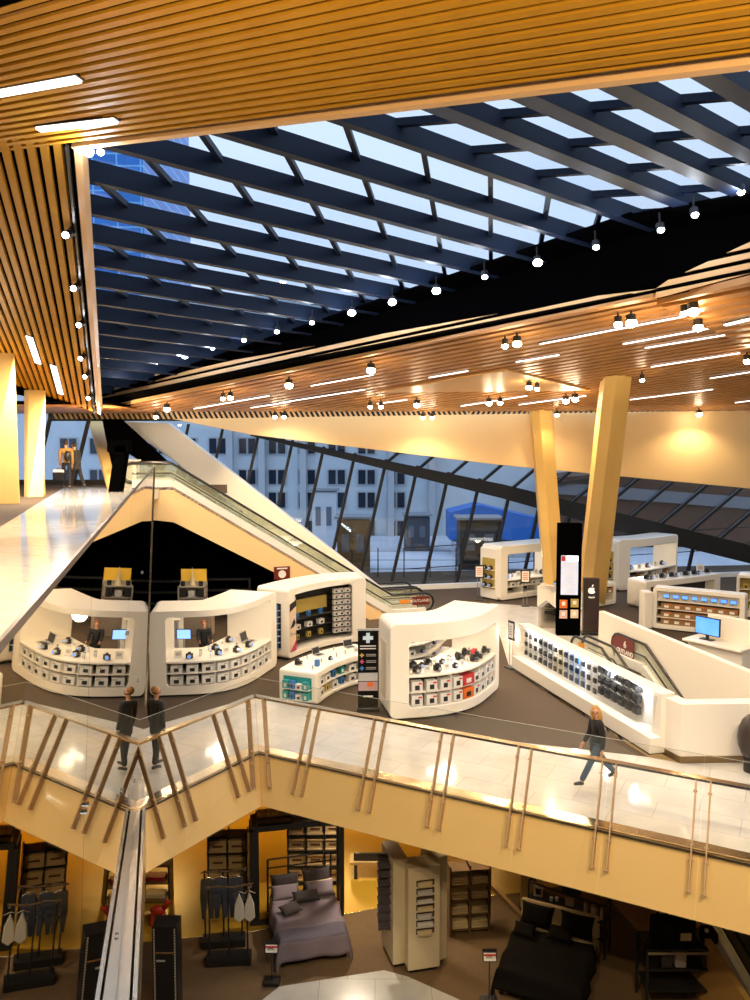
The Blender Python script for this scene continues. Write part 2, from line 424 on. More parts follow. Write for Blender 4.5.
MB().prism([FOLD - db * 8, ff, ffr, FOLD + far - db * 10], n2 * 0.03).build('glass_pane', SGLASS, sky)

# black soffit strip between the glazing and the black wall
mb = MB(); sW = nW * -1.15
for (a, na, b, nb_) in ((t0 - UP * .05, nS, tf - UP * .05, nS), (tf - UP * .05, n2, t1 - UP * .05, n2)):
    a = a - UP * .36; b = b - UP * .36
    sA = sW * (.15 if nb_ is nS else 1.0)
    c = V((b.x + sW.x, b.y + sW.y, topz(b + sW, b, nb_))); d = V((a.x + sA.x, a.y + sA.y, topz(a + sA, a, na)))
    mb.prism([a, b, c, d], (0, 0, .05))
struct('wall_skylight_soffit', mb, WALLB, 'matt black soffit strip along the foot of the skylight', 'wall')
# ---- decks
C_ = onz(258, 751); L_ = onz(150, 804); R_ = onz(600, 828); R2 = R_ + (R_ - C_).normalized() * 6
dl = V((-.2582, 1, 0)).normalized()                        # direction of the near glass wall (away from the viewer)
NR0 = onz(146, 800); NR1 = onz(137, 1000); nd_ = (NR1 - NR0).normalized()
LL = NR0 + nd_ * 10; LS = NR0 - nd_ * 1.2
nLv = V((C_ - L_).y * V((1, 0, 0)) - (C_ - L_).x * V((0, 1, 0))).normalized()      # towards the void
nRv = V(((R_ - C_).y, -(R_ - C_).x, 0)).normalized()
nNv = V((dl.y, -dl.x, 0)).normalized()
LEAN = 0.43
def miter(a, b):
    det = a.x * b.y - a.y * b.x
    return V(((b.y - a.y) / det, (a.x - b.x) / det, 0))
mC = miter(nLv, nRv); mL = nLv
def edgept(P, w, h, extra=0.0): return V((P.x, P.y, 0)) + w * (-LEAN * h + extra) + UP * h
a_ = onz(153, 726); b_ = onz(256, 696); c_ = onz(500, 740); d_ = onz(648, 757); e_ = onz(510, 669)
g_ = onz(490, 603); h_ = onz(600, 612); p0 = V((7.65, 26.3, 0)); p1 = V((9.75, 19.6, 0))
k_ = V((6.73, 16.75, 0)); sd = (d_ - e_).normalized(); sn = V((-sd.y, sd.x, 0))     # showcase run and its back normal
if sn.x < 0: sn = -sn
pitL = e_ + sn * 0.75 + sd * 0.6; pitLn = d_ + sn * 0.75
mb = MB(); mb.prism([V((L_.x - 3.5, L_.y + 1.0, 0)), L_, C_, R_, R2, V((16, 17.0, 0)), V((8.4, 17.05, 0)), k_, d_, c_, b_, a_], (0, 0, -0.9))
struct('floor', mb, MARBLE, 'pale polished marble walkway along the glass balustrade', 'floor')
mb = MB(); mb.prism([a_, b_, c_, d_, e_, g_, h_, p0, p1, V((11.5, 16.95, 0)), V((28, 17, 0)), V((28, 46, 0)), V((-22, 40, 0)), V((-22, 16, 0)), V((L_.x - 3.5, L_.y + 1.0, 0))], (0, 0, -0.9))
struct('floor', mb, CARPET, 'brown grey carpet of the electronics shop floor', 'floor')
mb = MB(); mb.prism([e_, g_, h_, p0, p0 + V((0, -1.4, 0)), pitL + V((0.3, 0.3, 0))], (0, 0, -0.9))
struct('floor', mb, MARBLE, 'marble landing at the top of the escalator pit', 'floor')
mb = MB(); mb.prism([LS + V((-.1, 0, 0)), LS + V((-3.5, 1, 0)), LL + V((-3.5, 0, 0)), LL + V((-.1, 0, 0))], (0, 0, -0.9))
struct('floor', mb, mat('brushed_ledge', (.70, .64, .55), .3, metal=1.0), 'narrow steel ledge at the foot of the near glass wall', 'floor')
# fascia below the walkway, leaning inwards at the top like the balustrade
def fascia(P, Q, wP, wQ, nv, label, ex=0.03):
    a, b = edgept(P, wP, 0.02), edgept(Q, wQ, 0.02)
    c, d = edgept(Q, wQ, -1.02), edgept(P, wP, -1.02)
    mb = MB(); mb.prism([a, b, c, d], -(b - a).cross(d - a).normalized() * (0.08 if (b - a).cross(d - a).dot(nv) > 0 else -0.08))
    return struct('wall_fascia', mb, FASC, label, 'fascia')
L_x = L_ - (C_ - L_).normalized() * 1.3
fascia(L_x, C_, mL, mC, nLv, 'glossy cream fascia below the left arm of the walkway')
fascia(C_, R2, mC, nRv, nRv, 'glossy cream fascia below the long arm of the walkway')
mb = MB(); mb.prism([LS, LL, LL - UP * 0.85, LS - UP * 0.85], (-0.06, 0, 0))
struct('wall_fascia', mb, STEEL, 'cream fascia below the strip beside the near glass wall', 'fascia')
mb = MB()
for P, Q, wP, wQ in ((L_x, C_, mL, mC), (C_, R2, mC, nRv)):
    mb.prism([edgept(P, wP, 0.0, 0.03), edgept(Q, wQ, 0.0, 0.03), edgept(Q, wQ, 0.0, 0.03) - wQ * 0.30 + UP * 0.012, edgept(P, wP, 0.0, 0.03) - wP * 0.30 + UP * 0.012], UP * 0.012)
struct('trim_6', mb, GOLDR, 'polished metal strip along the walkway edge', 'trim')
mb = MB(); mb.bar(edgept(L_x, mL, -.02, .06), edgept(C_, mC, -.02, .06), .03, .03).bar(edgept(C_, mC, -.02, .06), edgept(R2, nRv, -.02, .06), .03, .03)
struct('trim_12', mb, mat('dark_edge_profile', (.06, .04, .02), .5), 'thin dark profile between walkway and cream fascia', 'trim')  # thin dark bar along the walkway edge
mb = MB(); zl = -1.1
mb.prism([V((-22, 17.5, zl)), edgept(C_, mC, -1.02) + V((0, .3, zl + 1.02)), edgept(R2, nRv, -1.02) + V((0, .3, zl + 1.02)), V((28, 46, zl)), V((-22, 46, zl))][:5], (0, 0, 0.12))
struct('ceiling', mb, mat('lower_ceiling_paint', (0.35, 0.25, 0.12), 0.8), 'dim ceiling of the lower shop', 'ceiling')

# ---- lower floor
ZL = -4.6
q = lambda px, py: onz(px, py, ZL)
mb = MB(); mb.prism([V((-24, 4, ZL)), V((28, 4, ZL)), V((28, 48, ZL)), V((-24, 48, ZL))], (0, 0, -0.3))
struct('floor', mb, LCARPET, 'brown carpet of the lower bedding shop', 'floor')
y0, y1 = q(176, 939), q(250, 932); y2 = q(385, 907); y3 = q(640, 884)
mb = MB(); mb.prism([V((-24, y0.y - 1, ZL)), q(150, 942), y0, y1, y2, q(520, 893), V((20, 24, ZL)), V((20, 47, ZL)), V((-24, 47, ZL))], (0, 0, 0.006))
struct('floor', mb, YFLOOR, 'yellow varnished floor at the back of the lower shop', 'floor')
mb = MB(); mb.tube([q(160, 941), y0, y1, y2, q(520, 893)], 0.012, 6)
struct('trim_7', mb, STEEL, 'thin bright metal strip between brown carpet and yellow floor', 'trim')
mb = MB(); mb.prism([q(250, 1010), q(279, 987), q(384, 970.5), q(408, 977), q(482, 1010), q(470, 1060), q(230, 1060)], (0, 0, 0.008))
struct('floor', mb, LMARBLE, 'grey marble path at the bottom of the lower floor', 'floor')

# ---- upper floor
ZU = 5.4
gw = lambda s, z: V((0, 0, z)) + V((-0.466 / 0.968, 0, 0)) + dl * s + V((-(6.48 - z) * 0.057, 0, 0))
e0 = gw(-3, ZU); e1_ = gw(20.6, ZU)
c1_ = onz(0, 527, ZU); c2_ = onz(60, 490, ZU)
cd = (c2_ - c1_).normalized()
mb = MB(); mb.prism([gw(-3, ZU) + V((-.04, 0, 0)), gw(20.6, ZU) + V((-.04, 0, 0)), onz(152, 490.5, ZU), V((-8.0, 30.2, ZU)), c2_ + cd * 2.2, c1_ - cd * 18], (0, 0, -0.35))
struct('floor', mb, MARBLE, 'pale marble landing of the upper floor at left', 'floor')
mb = MB(); mb.prism([c1_ - cd * 18, c2_ + cd * 2.2, V((-8.0, 30.2, ZU)), V((-6, 31.6, ZU)), V((-26, 31.6, ZU)), V((-26, 0, ZU))], (0, 0, -0.35))
struct('floor', mb, CARPET, 'dark carpet of the upper floor beside the golden columns', 'floor')
# near mirror-like glass wall
seams = [0.2, 4.75, 9.3, 13.8, 20.4]
gwall = thing('glass_wall', 'tall gold tinted reflecting glass wall beside the viewer', 'glass wall', tuple(gw(10, 0)))
gwall['kind'] = 'structure'
for s0_, s1_ in zip(seams[:-1], seams[1:]):
    MB().prism([gw(s0_ + .006, 0.05), gw(s1_ - .006, 0.05), gw(s1_ - .006, 6.44), gw(s0_ + .006, 6.44)], (-0.03, 0, 0)).build('glass_panel', MIRR, gwall)
MB().bar(gw(0.2, 6.455), gw(20.42, 6.455), 0.014, 0.03).build('handrail', mat('dark_rail', (.10, .06, .04), .35, metal=.5), gwall)
MB().bar(gw(20.44, 0.05), gw(20.44, 6.48), 0.05, 0.03, up=dl).build('end_trim', STEEL, gwall)
for s_ in seams[1:-1]:
    for z in (1.1, 2.9, 4.8):
        for k in (-0.05, 0.05):
            MB().cyl(gw(s_ + k, z) + nNv * 0.0, gw(s_ + k, z) + nNv * 0.02, 0.016, 8).build('glass_clamp', STEEL, gwall)

# ---- enclosing walls
mb = MB(); mb.box((2, -5, 3), (60, 0.3, 24)); struct('wall_back', mb, VOIDB, 'dark wall behind the viewer', 'wall')
mb = MB(); mb.box((28.2, 20, 2), (0.3, 56, 24)); struct('wall_right', mb, CREAM, 'cream wall far outside the right edge', 'wall')
mb = MB(); mb.box((-26.2, 14, 4), (0.3, 40, 20)); struct('wall_left', mb, CREAM, 'cream wall far outside the left edge', 'wall')
mb = MB(); mb.box((0, 47.5, -2.8), (56, 0.3, 3.8)); struct('wall_lower', mb, mat('lower_wall_paint', (0.5, 0.32, 0.08), 0.7), 'ochre back wall of the lower shop', 'wall')
# window wall
XW = lambda x: 38.0 + .22 * (x - 2.6)
nWn = V((-.22, 1, 0)).normalized(); QW = V((2.6, 38.0, 0))
Xp = lambda px, py: onpl(px, py, QW, nWn)
mb = MB(); mb.prism([V((-10, XW(-10), 0)), V((27, XW(27), 0)), V((27, XW(27), 8.6)), V((-10, XW(-10), 8.6))], nWn * 0.03)
struct('window_1', mb, WGLASS, 'tall window wall behind the shop floor', 'window')
sl = -.23
def beam_y(x): return 434.5 + (x - 250) * .204 if x < 500 else 491 + (x - 500) * .243
def fas_y(x): return 434.5 + (x - 250) * .122 if x < 500 else 465 + (x - 500) * .0927
xs = [172, 207, 244] + [279.5 + 32.6 * i for i in range(14)]
MUL = thing('window_frame', 'black leaning mullions of the tall window wall', 'window frame', (4, 38, 0)); MUL['kind'] = 'structure'
for i, x in enumerate(xs):
    by = 592 - (x - 400) * .04
    xt = x
    for _ in range(6): xt = x + sl * (max(beam_y(xt), fas_y(xt)) - 500)
    yt = max(beam_y(xt), fas_y(xt)) - 3
    MB().bar(Xp(x + sl * (by - 500), by), Xp(xt, yt), 0.13, 0.16, up=nWn, off=-0.1).build('mullion', BLACK, MUL)
for x in [400 + 34.3 * i for i in range(13)]:
    yt = fas_y(x) - 2; xb, yb = x, yt
    while yb < beam_y(xb) + 4 and xb > 200: xb -= 1.18; yb += 1
    MB().bar(Xp(x, yt), Xp(xb, yb), 0.13, 0.16, up=nWn, off=-0.1).build('mullion', BLACK, MUL)
for y in (545, 566):
    MB().bar(Xp(405, y + 3), Xp(780, y - 20), 0.04, 0.04).build('glazing_bar', BLACK, MUL)
mb = MB(); up_ = [(250, 433), (500, 484), (780, 553)]; lo_ = [(780, 571), (613, 530), (500, 498), (250, 436)]
mb.prism([Xp(*p) - nWn * 0.6 for p in up_ + lo_], nWn * 0.4)
struct('trim_8', mb, BLACK, 'thick black diagonal beam crossing the window wall', 'beam')
mb = MB(); mb.prism([V((-2, XW(-2) - .5, 0)), V((27, XW(27) - .5, 0)), V((27, XW(27) - .2, 0)), V((-2, XW(-2) - .2, 0))], (0, 0, 0.22))
struct('trim_9', mb, WHITE2, 'low pale sill at the foot of the window wall', 'sill')
# upper landing window at the far left
mb = MB(); mb.prism([V((-26, 31.7, 5.5)), V((-10.2, 31.7, 5.5)), V((-10.2, 31.7, 8.6)), V((-26, 31.7, 8.6))], (0, 0.03, 0))
struct('window_2', mb, WGLASS, 'window behind the two shoppers on the upper landing', 'window')
mb = MB(); mb.bar(at(89, 419, 31.5), at(72, 489, 31.5), 0.12, 0.15, up=V((0, 1, 0))).bar(at(50, 419, 31.5), at(33, 489, 31.5), 0.12, 0.15, up=V((0, 1, 0)))
mb.bar(V((-26, 31.55, 5.5)), V((-7.2, 31.55, 5.5)), 0.1, 0.2)
struct('trim_10', mb, BLACK, 'black leaning mullions behind the two shoppers', 'window frame')

# ================================================================== LAMPS
SPOTM = mat('lamp_housing_black', (0.012, 0.012, 0.012), 0.4)
def spot(px, py, P, where, power, r=0.075, col=WARM, lens=LEDW, group=None, n=None):
    p = V(P); t = thing('ceiling_spotlight', where, 'spotlight', tuple(p), group=group)
    MB().cyl(p, p + V((0, 0, -0.10)), 0.025).build('stem', SPOTM, t)
    MB().cyl(p + V((0, 0, -0.09)), p + V((0, -0.02, -0.26)), r * 1.15, 12).build('lamp_housing', SPOTM, t)
    MB().ball(p + V((0, -0.03, -0.27)), r * 1.25, 12, (1, 1, .8)).build('lens', lens, t, smooth=True)
    if power:
        lamp('POINT', p + V((0, -0.05, -0.42)), power * 0.07, col, size=0.10, parent=t)
        lamp('SPOT', p + V((0, -0.03, -0.33)), power * 1.6, col, target=p + V((0, -0.5, -4)), size=0.12, spot=150, parent=t)
    return t
dsp = [(289, 376, 1), (371, 360, 1), (505, 334.5, .3), (517, 332, .8), (618, 311.5, .5), (631, 310, 1), (684, 300, .3), (693, 298, 1), (698, 315, .8),
       (566, 393, .8), (575, 391, 1), (529, 378.5, .6), (537, 380, .3), (417, 397, .9), (489, 395.5, .6), (500, 395, .6), (370, 399, .3), (381, 399, .3),
       (423, 410.5, .4), (432, 410.5, .4), (167, 401, .9), (156, 409.5, .4), (223, 390, .3), (230.5, 389, .5), (275, 409.5, .3), (284, 409.5, .3), (747, 351, .6), (699, 407.5, .8), (642, 371, .2), (557, 408, .3)]
nm = ['above the front of the shop', 'near the left column', 'near the right column']
for i, (px, py, w) in enumerate(sorted(dsp)):
    P = Dp(px, py)
    big = 'large bright' if w >= .8 else ('medium' if w >= .5 else 'small dim')
    spot(px, py, P - nD * 0.02, f'{big} warm spotlight under the fine slat ceiling, {ORD[i] if i < 30 else i} from its left end', 260 * w, r=0.05 + 0.05 * w, group='spotlights under the fine slat ceiling')
wsp = [(132.8, 369), (157, 362.6), (185, 355.8), (212.9, 347.9), (244.2, 340), (277, 331.5), (312, 322.5), (351.8, 312.6), (392.3, 301.8), (436.3, 290.6), (484.7, 276.8), (537.5, 262.5), (596, 247), (660.6, 229.8), (694.7, 214.7), (740.8, 192)]
big_ = {2, 7, 9, 11, 8}
for i, (px, py) in enumerate(wsp):
    p = onpl(px, py, P1 - nW * 1.28, nW)
    t = thing('wall_spotlight', f'cool white spotlight on the black skylight wall, {ORD[i]} from its left end', 'spotlight', tuple(p), group='cool spotlights along the black skylight wall')
    MB().bar(p + V((0, .05, .1)), p + V((0, .1, .35)), 0.03, 0.03, up=V((0, 1, 0))).build('bracket', SPOTM, t)
    MB().cyl(p + V((0, 0.05, 0.12)), p, 0.08, 12).build('lamp_housing', SPOTM, t)
    r = 0.10 if i in big_ else 0.065
    MB().ball(p + V((0, -0.02, -.01)), r, 12, (1, 1, .8)).build('lens', LEDC, t, smooth=True)
    lamp('POINT', p - nW * 0.18 + V((0, 0, -0.12)), 26 if i in big_ else 14, COOL, size=0.08, parent=t)
def led(a, b, Q, n, w, label, group, es=None, h=0.03, shift=0.03, power=0):
    A_ = onpl(*a, Q, n); B_ = onpl(*b, Q, n)
    t = thing('light_strip', label, 'strip light', tuple((A_ + B_) / 2), group=group)
    MB().bar(A_ - n * shift, B_ - n * shift, w, h, up=n).build('diffuser', LED, t)
    d = (B_ - A_).normalized()
    MB().bar(A_ - d * 0.03 - n * (shift - h), B_ + d * 0.03 - n * (shift - h), w + 0.02, h, up=n).build('housing', SPOTM, t)
    if power:
        c = (A_ + B_) / 2 - n * 0.12
        l = lamp('AREA', c, power, NEUT, parent=t, sx=(B_ - A_).length, sy=w)
        x = d; z = n; y = z.cross(x); l.rotation_euler = Matrix((x, y, z)).transposed().to_euler()
dl_ = [((540, 343), (690, 314)), ((516, 361), (559, 354)), ((623, 343), (722, 325)), ((645, 347), (731, 333)), ((651, 366), (740, 352)), ((710, 377.5), (758, 370)),
       ((630, 399), (713, 388.6)), ((735, 402), (758, 399)), ((311, 385), (373, 374)), ((280, 402), (365, 388.7)), ((377, 403), (407, 399)), ((429, 376.7), (468, 370)),
       ((464, 404.7), (480, 402.5)), ((461, 405.5), (527, 395)), ((519, 404), (586, 395)), ((194, 408), (269, 395)), ((251, 407), (290, 401))]
dl_.sort(key=lambda s: s[0][0])
for i, (a, b) in enumerate(dl_):
    led(a, b, P1, nD, 0.035, f'thin white strip light in the fine slat ceiling, {ORD[i]} counted from its left end', 'strip lights in the fine slat ceiling')
led((725, 324), (762, 315), P1 - UP * 0.14, nD, 0.12, 'broad strip light in the wider slats at the right edge', 'strip lights in the slat ceilings')
led((-12, 93.5), (79, 77), PA, nA, 0.10, 'longer white strip light in the nearest slat ceiling at the left edge', 'strip lights in the slat ceilings', power=110)
led((39, 127.5), (116, 118.5), PA, nA, 0.085, 'shorter white strip light of the nearest slat ceiling above its lower edge', 'strip lights in the slat ceilings', power=90)
led((29.6, 336), (38.4, 362.4), PB, nB, 0.17, 'white strip light of the steep left slats nearer the viewer', 'strip lights in the slat ceilings', power=260)
led((53.6, 365), (60.8, 393), PB, nB, 0.17, 'white strip light of the steep left slats farther down the slope', 'strip lights in the slat ceilings', power=260)
# spots in the track between the left slats and their edge board
tr = thing('light_track', 'black lighting track beside the pale edge board of the left slats', 'light track', tuple(PB + dB * 7))
MB().bar(PB + e1 * 0.17 - nB * 0.02, PB + e1 * 0.17 + dB * LB - nB * 0.02, 0.04, 0.05, up=nB).build('rail', SPOTM, tr)
for i, (px, py) in enumerate([(71, 227), (78, 281), (82.7, 318.5), (84, 352.5), (88, 371), (91, 393)]):
    p = Bp(px, py) - nB * 0.15
    t = thing('track_spotlight', f'small black spotlight on the left lighting track, {ORD[i]} from its upper end', 'spotlight', tuple(p), group='spotlights on the left lighting track')
    MB().cyl(p + nB * 0.15, p, 0.02).build('stem', SPOTM, t)
    MB().cyl(p + V((0.02, 0.1, 0.06)), p + V((0, -0.1, -0.03)), 0.07, 12).build('lamp_housing', SPOTM, t)
    MB().cyl(p + V((0, -0.101, -0.03)), p + V((0, -0.115, -0.035)), 0.055, 12).build('lens', LEDC, t)
for i, (px, py, P, w) in enumerate([(88.5, 150.5, at(88.5, 150.5, 10.9), 30), (101, 151.5, at(101, 151.5, 10.9), 10)]):
    t = thing('ceiling_spotlight', ['bright cool spotlight at the corner of skylight and left slats', 'dimmer cool spotlight turned aside at the skylight corner'][i], 'spotlight', tuple(P))
    MB().cyl(P + V((0, 0.05, 0.16)), P, 0.06).build('lamp_housing', SPOTM, t)
    MB().cyl(P, P + V((0, -0.02, -0.02)), 0.075 - .03 * i).build('lens', LEDC, t)
    lamp('POINT', P + V((0, -0.1, -0.2)), w, COOL, parent=t)
# lights added above the frame to brighten near ceiling, oak boards and fascia
for x, y, z, p in ((-2.5, 4, 9.6, 900), (3, 3, 9.2, 1000), (7, 7, 9.3, 1000), (-1, -2, 9.6, 300)):
    lamp('SPOT', (x, y, z), p, WARM, target=(x + 1, y + 9, 0), size=0.15, spot=110)
    lamp('POINT', (x, y, z), p * .30, WARM, size=0.15)
for x, y, p in ((-6.5, 24, 420), (-1, 24.5, 380), (3.5, 25, 260), (8, 26, 200), (-12, 26, 200), (8, 18.6, 90)):  # lower shop downlights, hidden by the deck
    lamp('SPOT', (x, y, -1.15), p, (1.0, 0.60, 0.16), target=(x, y, -5), size=0.15, spot=140)
lamp('SPOT', (-.5, 19.3, -1.15), 330, NEUT, target=(-.5, 18, -5), size=.15, spot=110)
lamp('SPOT', (2.2, 18.0, -1.15), 120, WARM, target=(2.0, 17, -5), size=.15, spot=100)
for x, y, p in ((-16, 26, 90), (-12, 22, 140), (-9.5, 27, 120), (-14, 12, 90)):  # points added over the upper landing, without fixtures
    lamp('POINT', (x, y, 7.9), p, WARM, size=0.12)
for x, y, p in ((-4.5, 8, 260), (-6.5, 15, 300), (-8, 22, 260)):  # spots added to brighten the upper landing floor
    lamp('SPOT', (x, y, 10.4 - .13 * y), p, WARM, target=(x - .6, y, 5.4), size=0.12, spot=75)

lamp('SPOT', (-4.5, 29.5, 8.0), 420, WARM, target=(-3.2, 33.4, 3.5), size=.12, spot=95)  # extra light added for the slanting cream beam, no fixture of its own
# ================================================================== OUTSIDE THE WINDOWS
FACA = mat('grey_blue_render', (0.62, 0.70, 0.76), 0.8, col2=(0.44, 0.52, 0.58), scale=0.6)
DWIN = mat('dark_pane', (0.02, 0.03, 0.05), 0.15)
FRW = mat('pale_window_frame', (0.45, 0.50, 0.55), 0.6)
mb = MB(); mb.prism([V((-60, 35, -0.1)), V((70, 42, -0.1)), V((90, 120, -0.1)), V((-80, 120, -0.1))], (0, 0, -0.2))
struct('ground', mb, mat('snowy_yard', (0.75, 0.80, 0.88), 0.9, col2=(0.42, 0.47, 0.55), scale=0.35), 'pale snowy yard outside the windows', 'ground')
bld = thing('office_building', 'blue grey rendered building with rows of windows beyond the glass', 'building', (-8, 60, 0)); bld['kind'] = 'structure'
MB().box((-8, 65, 9), (50, 8, 19)).build('wall', FACA, bld)
for r, (yy, h) in enumerate(((446, 15), (477, 14), (500, 15), (530, 18))):
    for i in range(12):
        px = 30 + 20 * (r % 2) * 0 + i * 29.5 + (i * 0.3)
        if 90 < px < 110: continue
        a = at(px + 210 - 30 * 6, yy - h / 2, 60.9); b = at(px + 17 + 30, yy + h / 2, 60.9)
        c = (a + b) / 2; w = abs(b.x - a.x); hh = abs(a.z - b.z)
        f = MB().box((c.x, 60.95, c.z), (w + .2, 0.12, hh + .2)).build('window', FRW, bld)
        MB().box((c.x - w * .27, 60.85, c.z), (w * .42, 0.05, hh)).box((c.x + w * .27, 60.85, c.z), (w * .42, 0.05, hh)).build('pane', DWIN, f)
for px in (230, 262, 303, 391, 432):
    c = at(px, 480, 60.6)
    MB().box((c.x, 60.6, 8), (0.5, 0.5, 17)).build('downpipe', FRW, bld)
tw = thing('tower_block', 'tall blue glazed tower seen through the skylight at left', 'building', (-33, 80, 0)); tw['kind'] = 'structure'
TWM = tiles('blue_curtain_wall', (0.03, 0.20, 0.62), (0.04, 0.26, 0.72), (0.25, 0.60, 0.95), 2.4, 1.2, 0.3)
TWM.node_tree.nodes['Brick Texture'].inputs['Mortar Size'].default_value = 0.09
TWM.node_tree.nodes['Brick Texture'].offset = 0.0
TWM.node_tree.nodes['Mapping'].inputs['Rotation'].default_value = (math.radians(90), 0, 0)
xr = at(144.5, 250, 80).x
MB().box((xr - 14, 90, 27), (28, 20, 54)).build('tower_wall', TWM, tw)
cont = thing('container', 'bright blue covered container in the yard outside', 'container', tuple(onz(495, 560) ))
BLU = mat('blue_tarpaulin', (0.01, 0.16, 0.60), 0.5)
a, b = at(450, 511, 50), at(548, 540, 50)
MB().prism([V((a.x, 50, b.z)), V((a.x, 50, a.z - .1)), V((at(480, 508, 50).x, 50, at(480, 505, 50).z)), V((b.x, 50, at(540, 521, 50).z)), V((b.x, 50, b.z))], (0, 3, 0)).build('container_body', BLU, cont)
MB().box(((a.x + b.x) / 2, 49.95, b.z - 1.2), (b.x - a.x - .4, 2.5, 2.2)).build('container_base', mat('pale_container_side', (0.5, 0.55, 0.62), 0.6), cont)
def yardbox(name, label, px0, px1, py0, D, m, dep=2.0, cat='hut'):
    a = at(px0, py0, D); b = at(px1, py0, D)
    t = thing(name, label, cat, ((a.x + b.x) / 2, D + dep / 2, 0))
    MB().box(((a.x + b.x) / 2, D + dep / 2, a.z / 2 - .05), (b.x - a.x, dep, a.z + .1)).build('body', m, t, bevel=0.05)
    for k in (0.25, 0.7):
        MB().box((a.x + (b.x - a.x) * k, D - 0.02, a.z * .55), ((b.x - a.x) * .22, .05, a.z * .35)).build('opening', mat('yard_opening', (0.12, 0.15, 0.2), .5), t)
    MB().box(((a.x + b.x) / 2, D + dep / 2, a.z + .12), (b.x - a.x + .3, dep + .3, .12)).build('roof', mat('yard_roof', (0.25, 0.28, 0.32), .7), t)
DKB = mat('black_hut', (0.012, 0.012, 0.016), .5)
yardbox('yard_hut', 'black hut outside below the blue container', 460, 502, 521, 44, DKB)
yardbox('yard_hut', 'brown booth outside behind the window, left of the black hut', 337, 370, 520, 43, mat('brown_booth', (0.12, 0.07, 0.02), .6))
yardbox('yard_hut', 'small dark cabin outside in the middle of the yard', 405, 430, 517, 52, mat('grey_cabin', (0.06, 0.07, 0.09), .6))
yardbox('yard_hut', 'white site cabin outside next to the facade', 312, 336, 492, 54, mat('white_cabin', (0.55, 0.62, 0.7), .6))
fn = thing('yard_fence', 'wire fence crossing the yard outside the windows', 'fence', tuple(onz(450, 570)))
for x in range(300, 560, 26):
    MB().cyl(at(x, 588, 41), at(x, 548, 41), 0.035, 6).build('fence_post', BLACK, fn)
for y in (551, 560, 569):
    MB().tube([at(290, y, 41), at(560, y, 41)], 0.015, 5).build('fence_wire', BLACK, fn)
roof = thing('brick_hall', 'dark red brown hall with grey band outside at right', 'building', (22, 52, 0)); roof['kind'] = 'structure'
BRK = tiles('dark_brick', (0.10, 0.05, 0.035), (0.08, 0.04, 0.03), (0.05, 0.04, 0.04), 0.6, 0.25, 0.8)
BRK.node_tree.nodes['Mapping'].inputs['Rotation'].default_value = (math.radians(90), 0, 0)
MB().prism([at(556, 585, 54), at(556, 478, 54), at(640, 470, 54), at(860, 500, 54), at(860, 585, 54)], (0, 6, 0)).build('wall', BRK, roof)
MB().bar(at(556, 488, 53.8), at(860, 512, 53.8), 0.3, 0.8).build('band', mat('grey_band', (0.16, 0.18, 0.21), .7), roof)
MB().bar(at(556, 484, 53.6), at(700, 462, 53.6), 0.2, 0.25).build('gutter', BLACK, roof)

# ================================================================== COLUMNS
def lean_column(bl, br, zb, tl, tr, P, n, label, dep=0.9, up=0.0):
    a = onz(bl[0], bl[1], zb); b = onz(br[0], br[1], zb); c = onpl(tr[0], tr[1], P, n); d = onpl(tl[0], tl[1], P, n)
    c = c + (c - b) * 0.01; d = d + (d - a) * 0.01
    def five(l, r):
        w = (r - l); f = l + w * 0.35 + V((0, -0.22, 0)); o = -.35 if l.x < -2 else .0; return [l, f, r, r + V((o * w.length - .1, dep, 0)), l + V((.1, dep, 0))]
    A5 = five(a, b); B5 = five(d, c); mb = MB(); k = 5
    mb.add(A5 + B5, [(4, 3, 2, 1, 0), (5, 6, 7, 8, 9)] + [(i, (i + 1) % k, k + (i + 1) % k, k + i) for i in range(k)])
    return struct('column', mb, COLM, label, 'column', bevel=0.02)
lean_column((547, 606), (567, 606), 0, (531, 411), (552, 411), P1, nD, 'golden column leaning left, narrower at top, behind the info tower')
lean_column((579, 606), (605, 606), 0, (605, 377), (632, 377), P1, nD, 'golden column leaning right, up to the slat ceiling')
lean_column((-30, 504), (20, 504), ZU, (-22, 354), (15, 354), PB, nB, 'broad golden column at the left edge on the upper floor')
lean_column((24, 497), (43.5, 497), ZU, (24, 391), (46, 391), PB, nB, 'second golden column from the left edge, upper floor')
lean_column((107, 489), (117, 489), ZU, (86, 415), (101, 415), V((0, 0, 8.35)), UP, 'slim cream strut leaning left beside the black post', dep=0.5)
mb = MB(); a, b, c, d = at(108, 493, 26.6), at(119, 493, 26.6), at(126, 446, 26.6), at(115, 446, 26.6)
mb.prism([a, b, c, d], (0, 0.5, 0)).prism([at(107, 452, 26.6), at(107, 440, 26.6), at(126, 440, 26.6), at(128, 452, 26.6)], (0, .6, 0))
struct('column', mb, WALLB, 'black slanting post with black bracket at the escalator head', 'column')
mb = MB(); mb.prism([at(102, 419, 31.4), at(121, 419, 31.4), at(168, 462, 31.4), at(160, 474, 31.4), at(126, 452, 31.4), at(120, 470, 31.4), at(112, 470, 31.4)], (0, .15, 0))  # matt black sheet in place of the dark interior here
struct('wall_dark_interior', mb, WALLB, 'black sheet standing in for the dark interior between cream strut and slanting beam', 'wall')
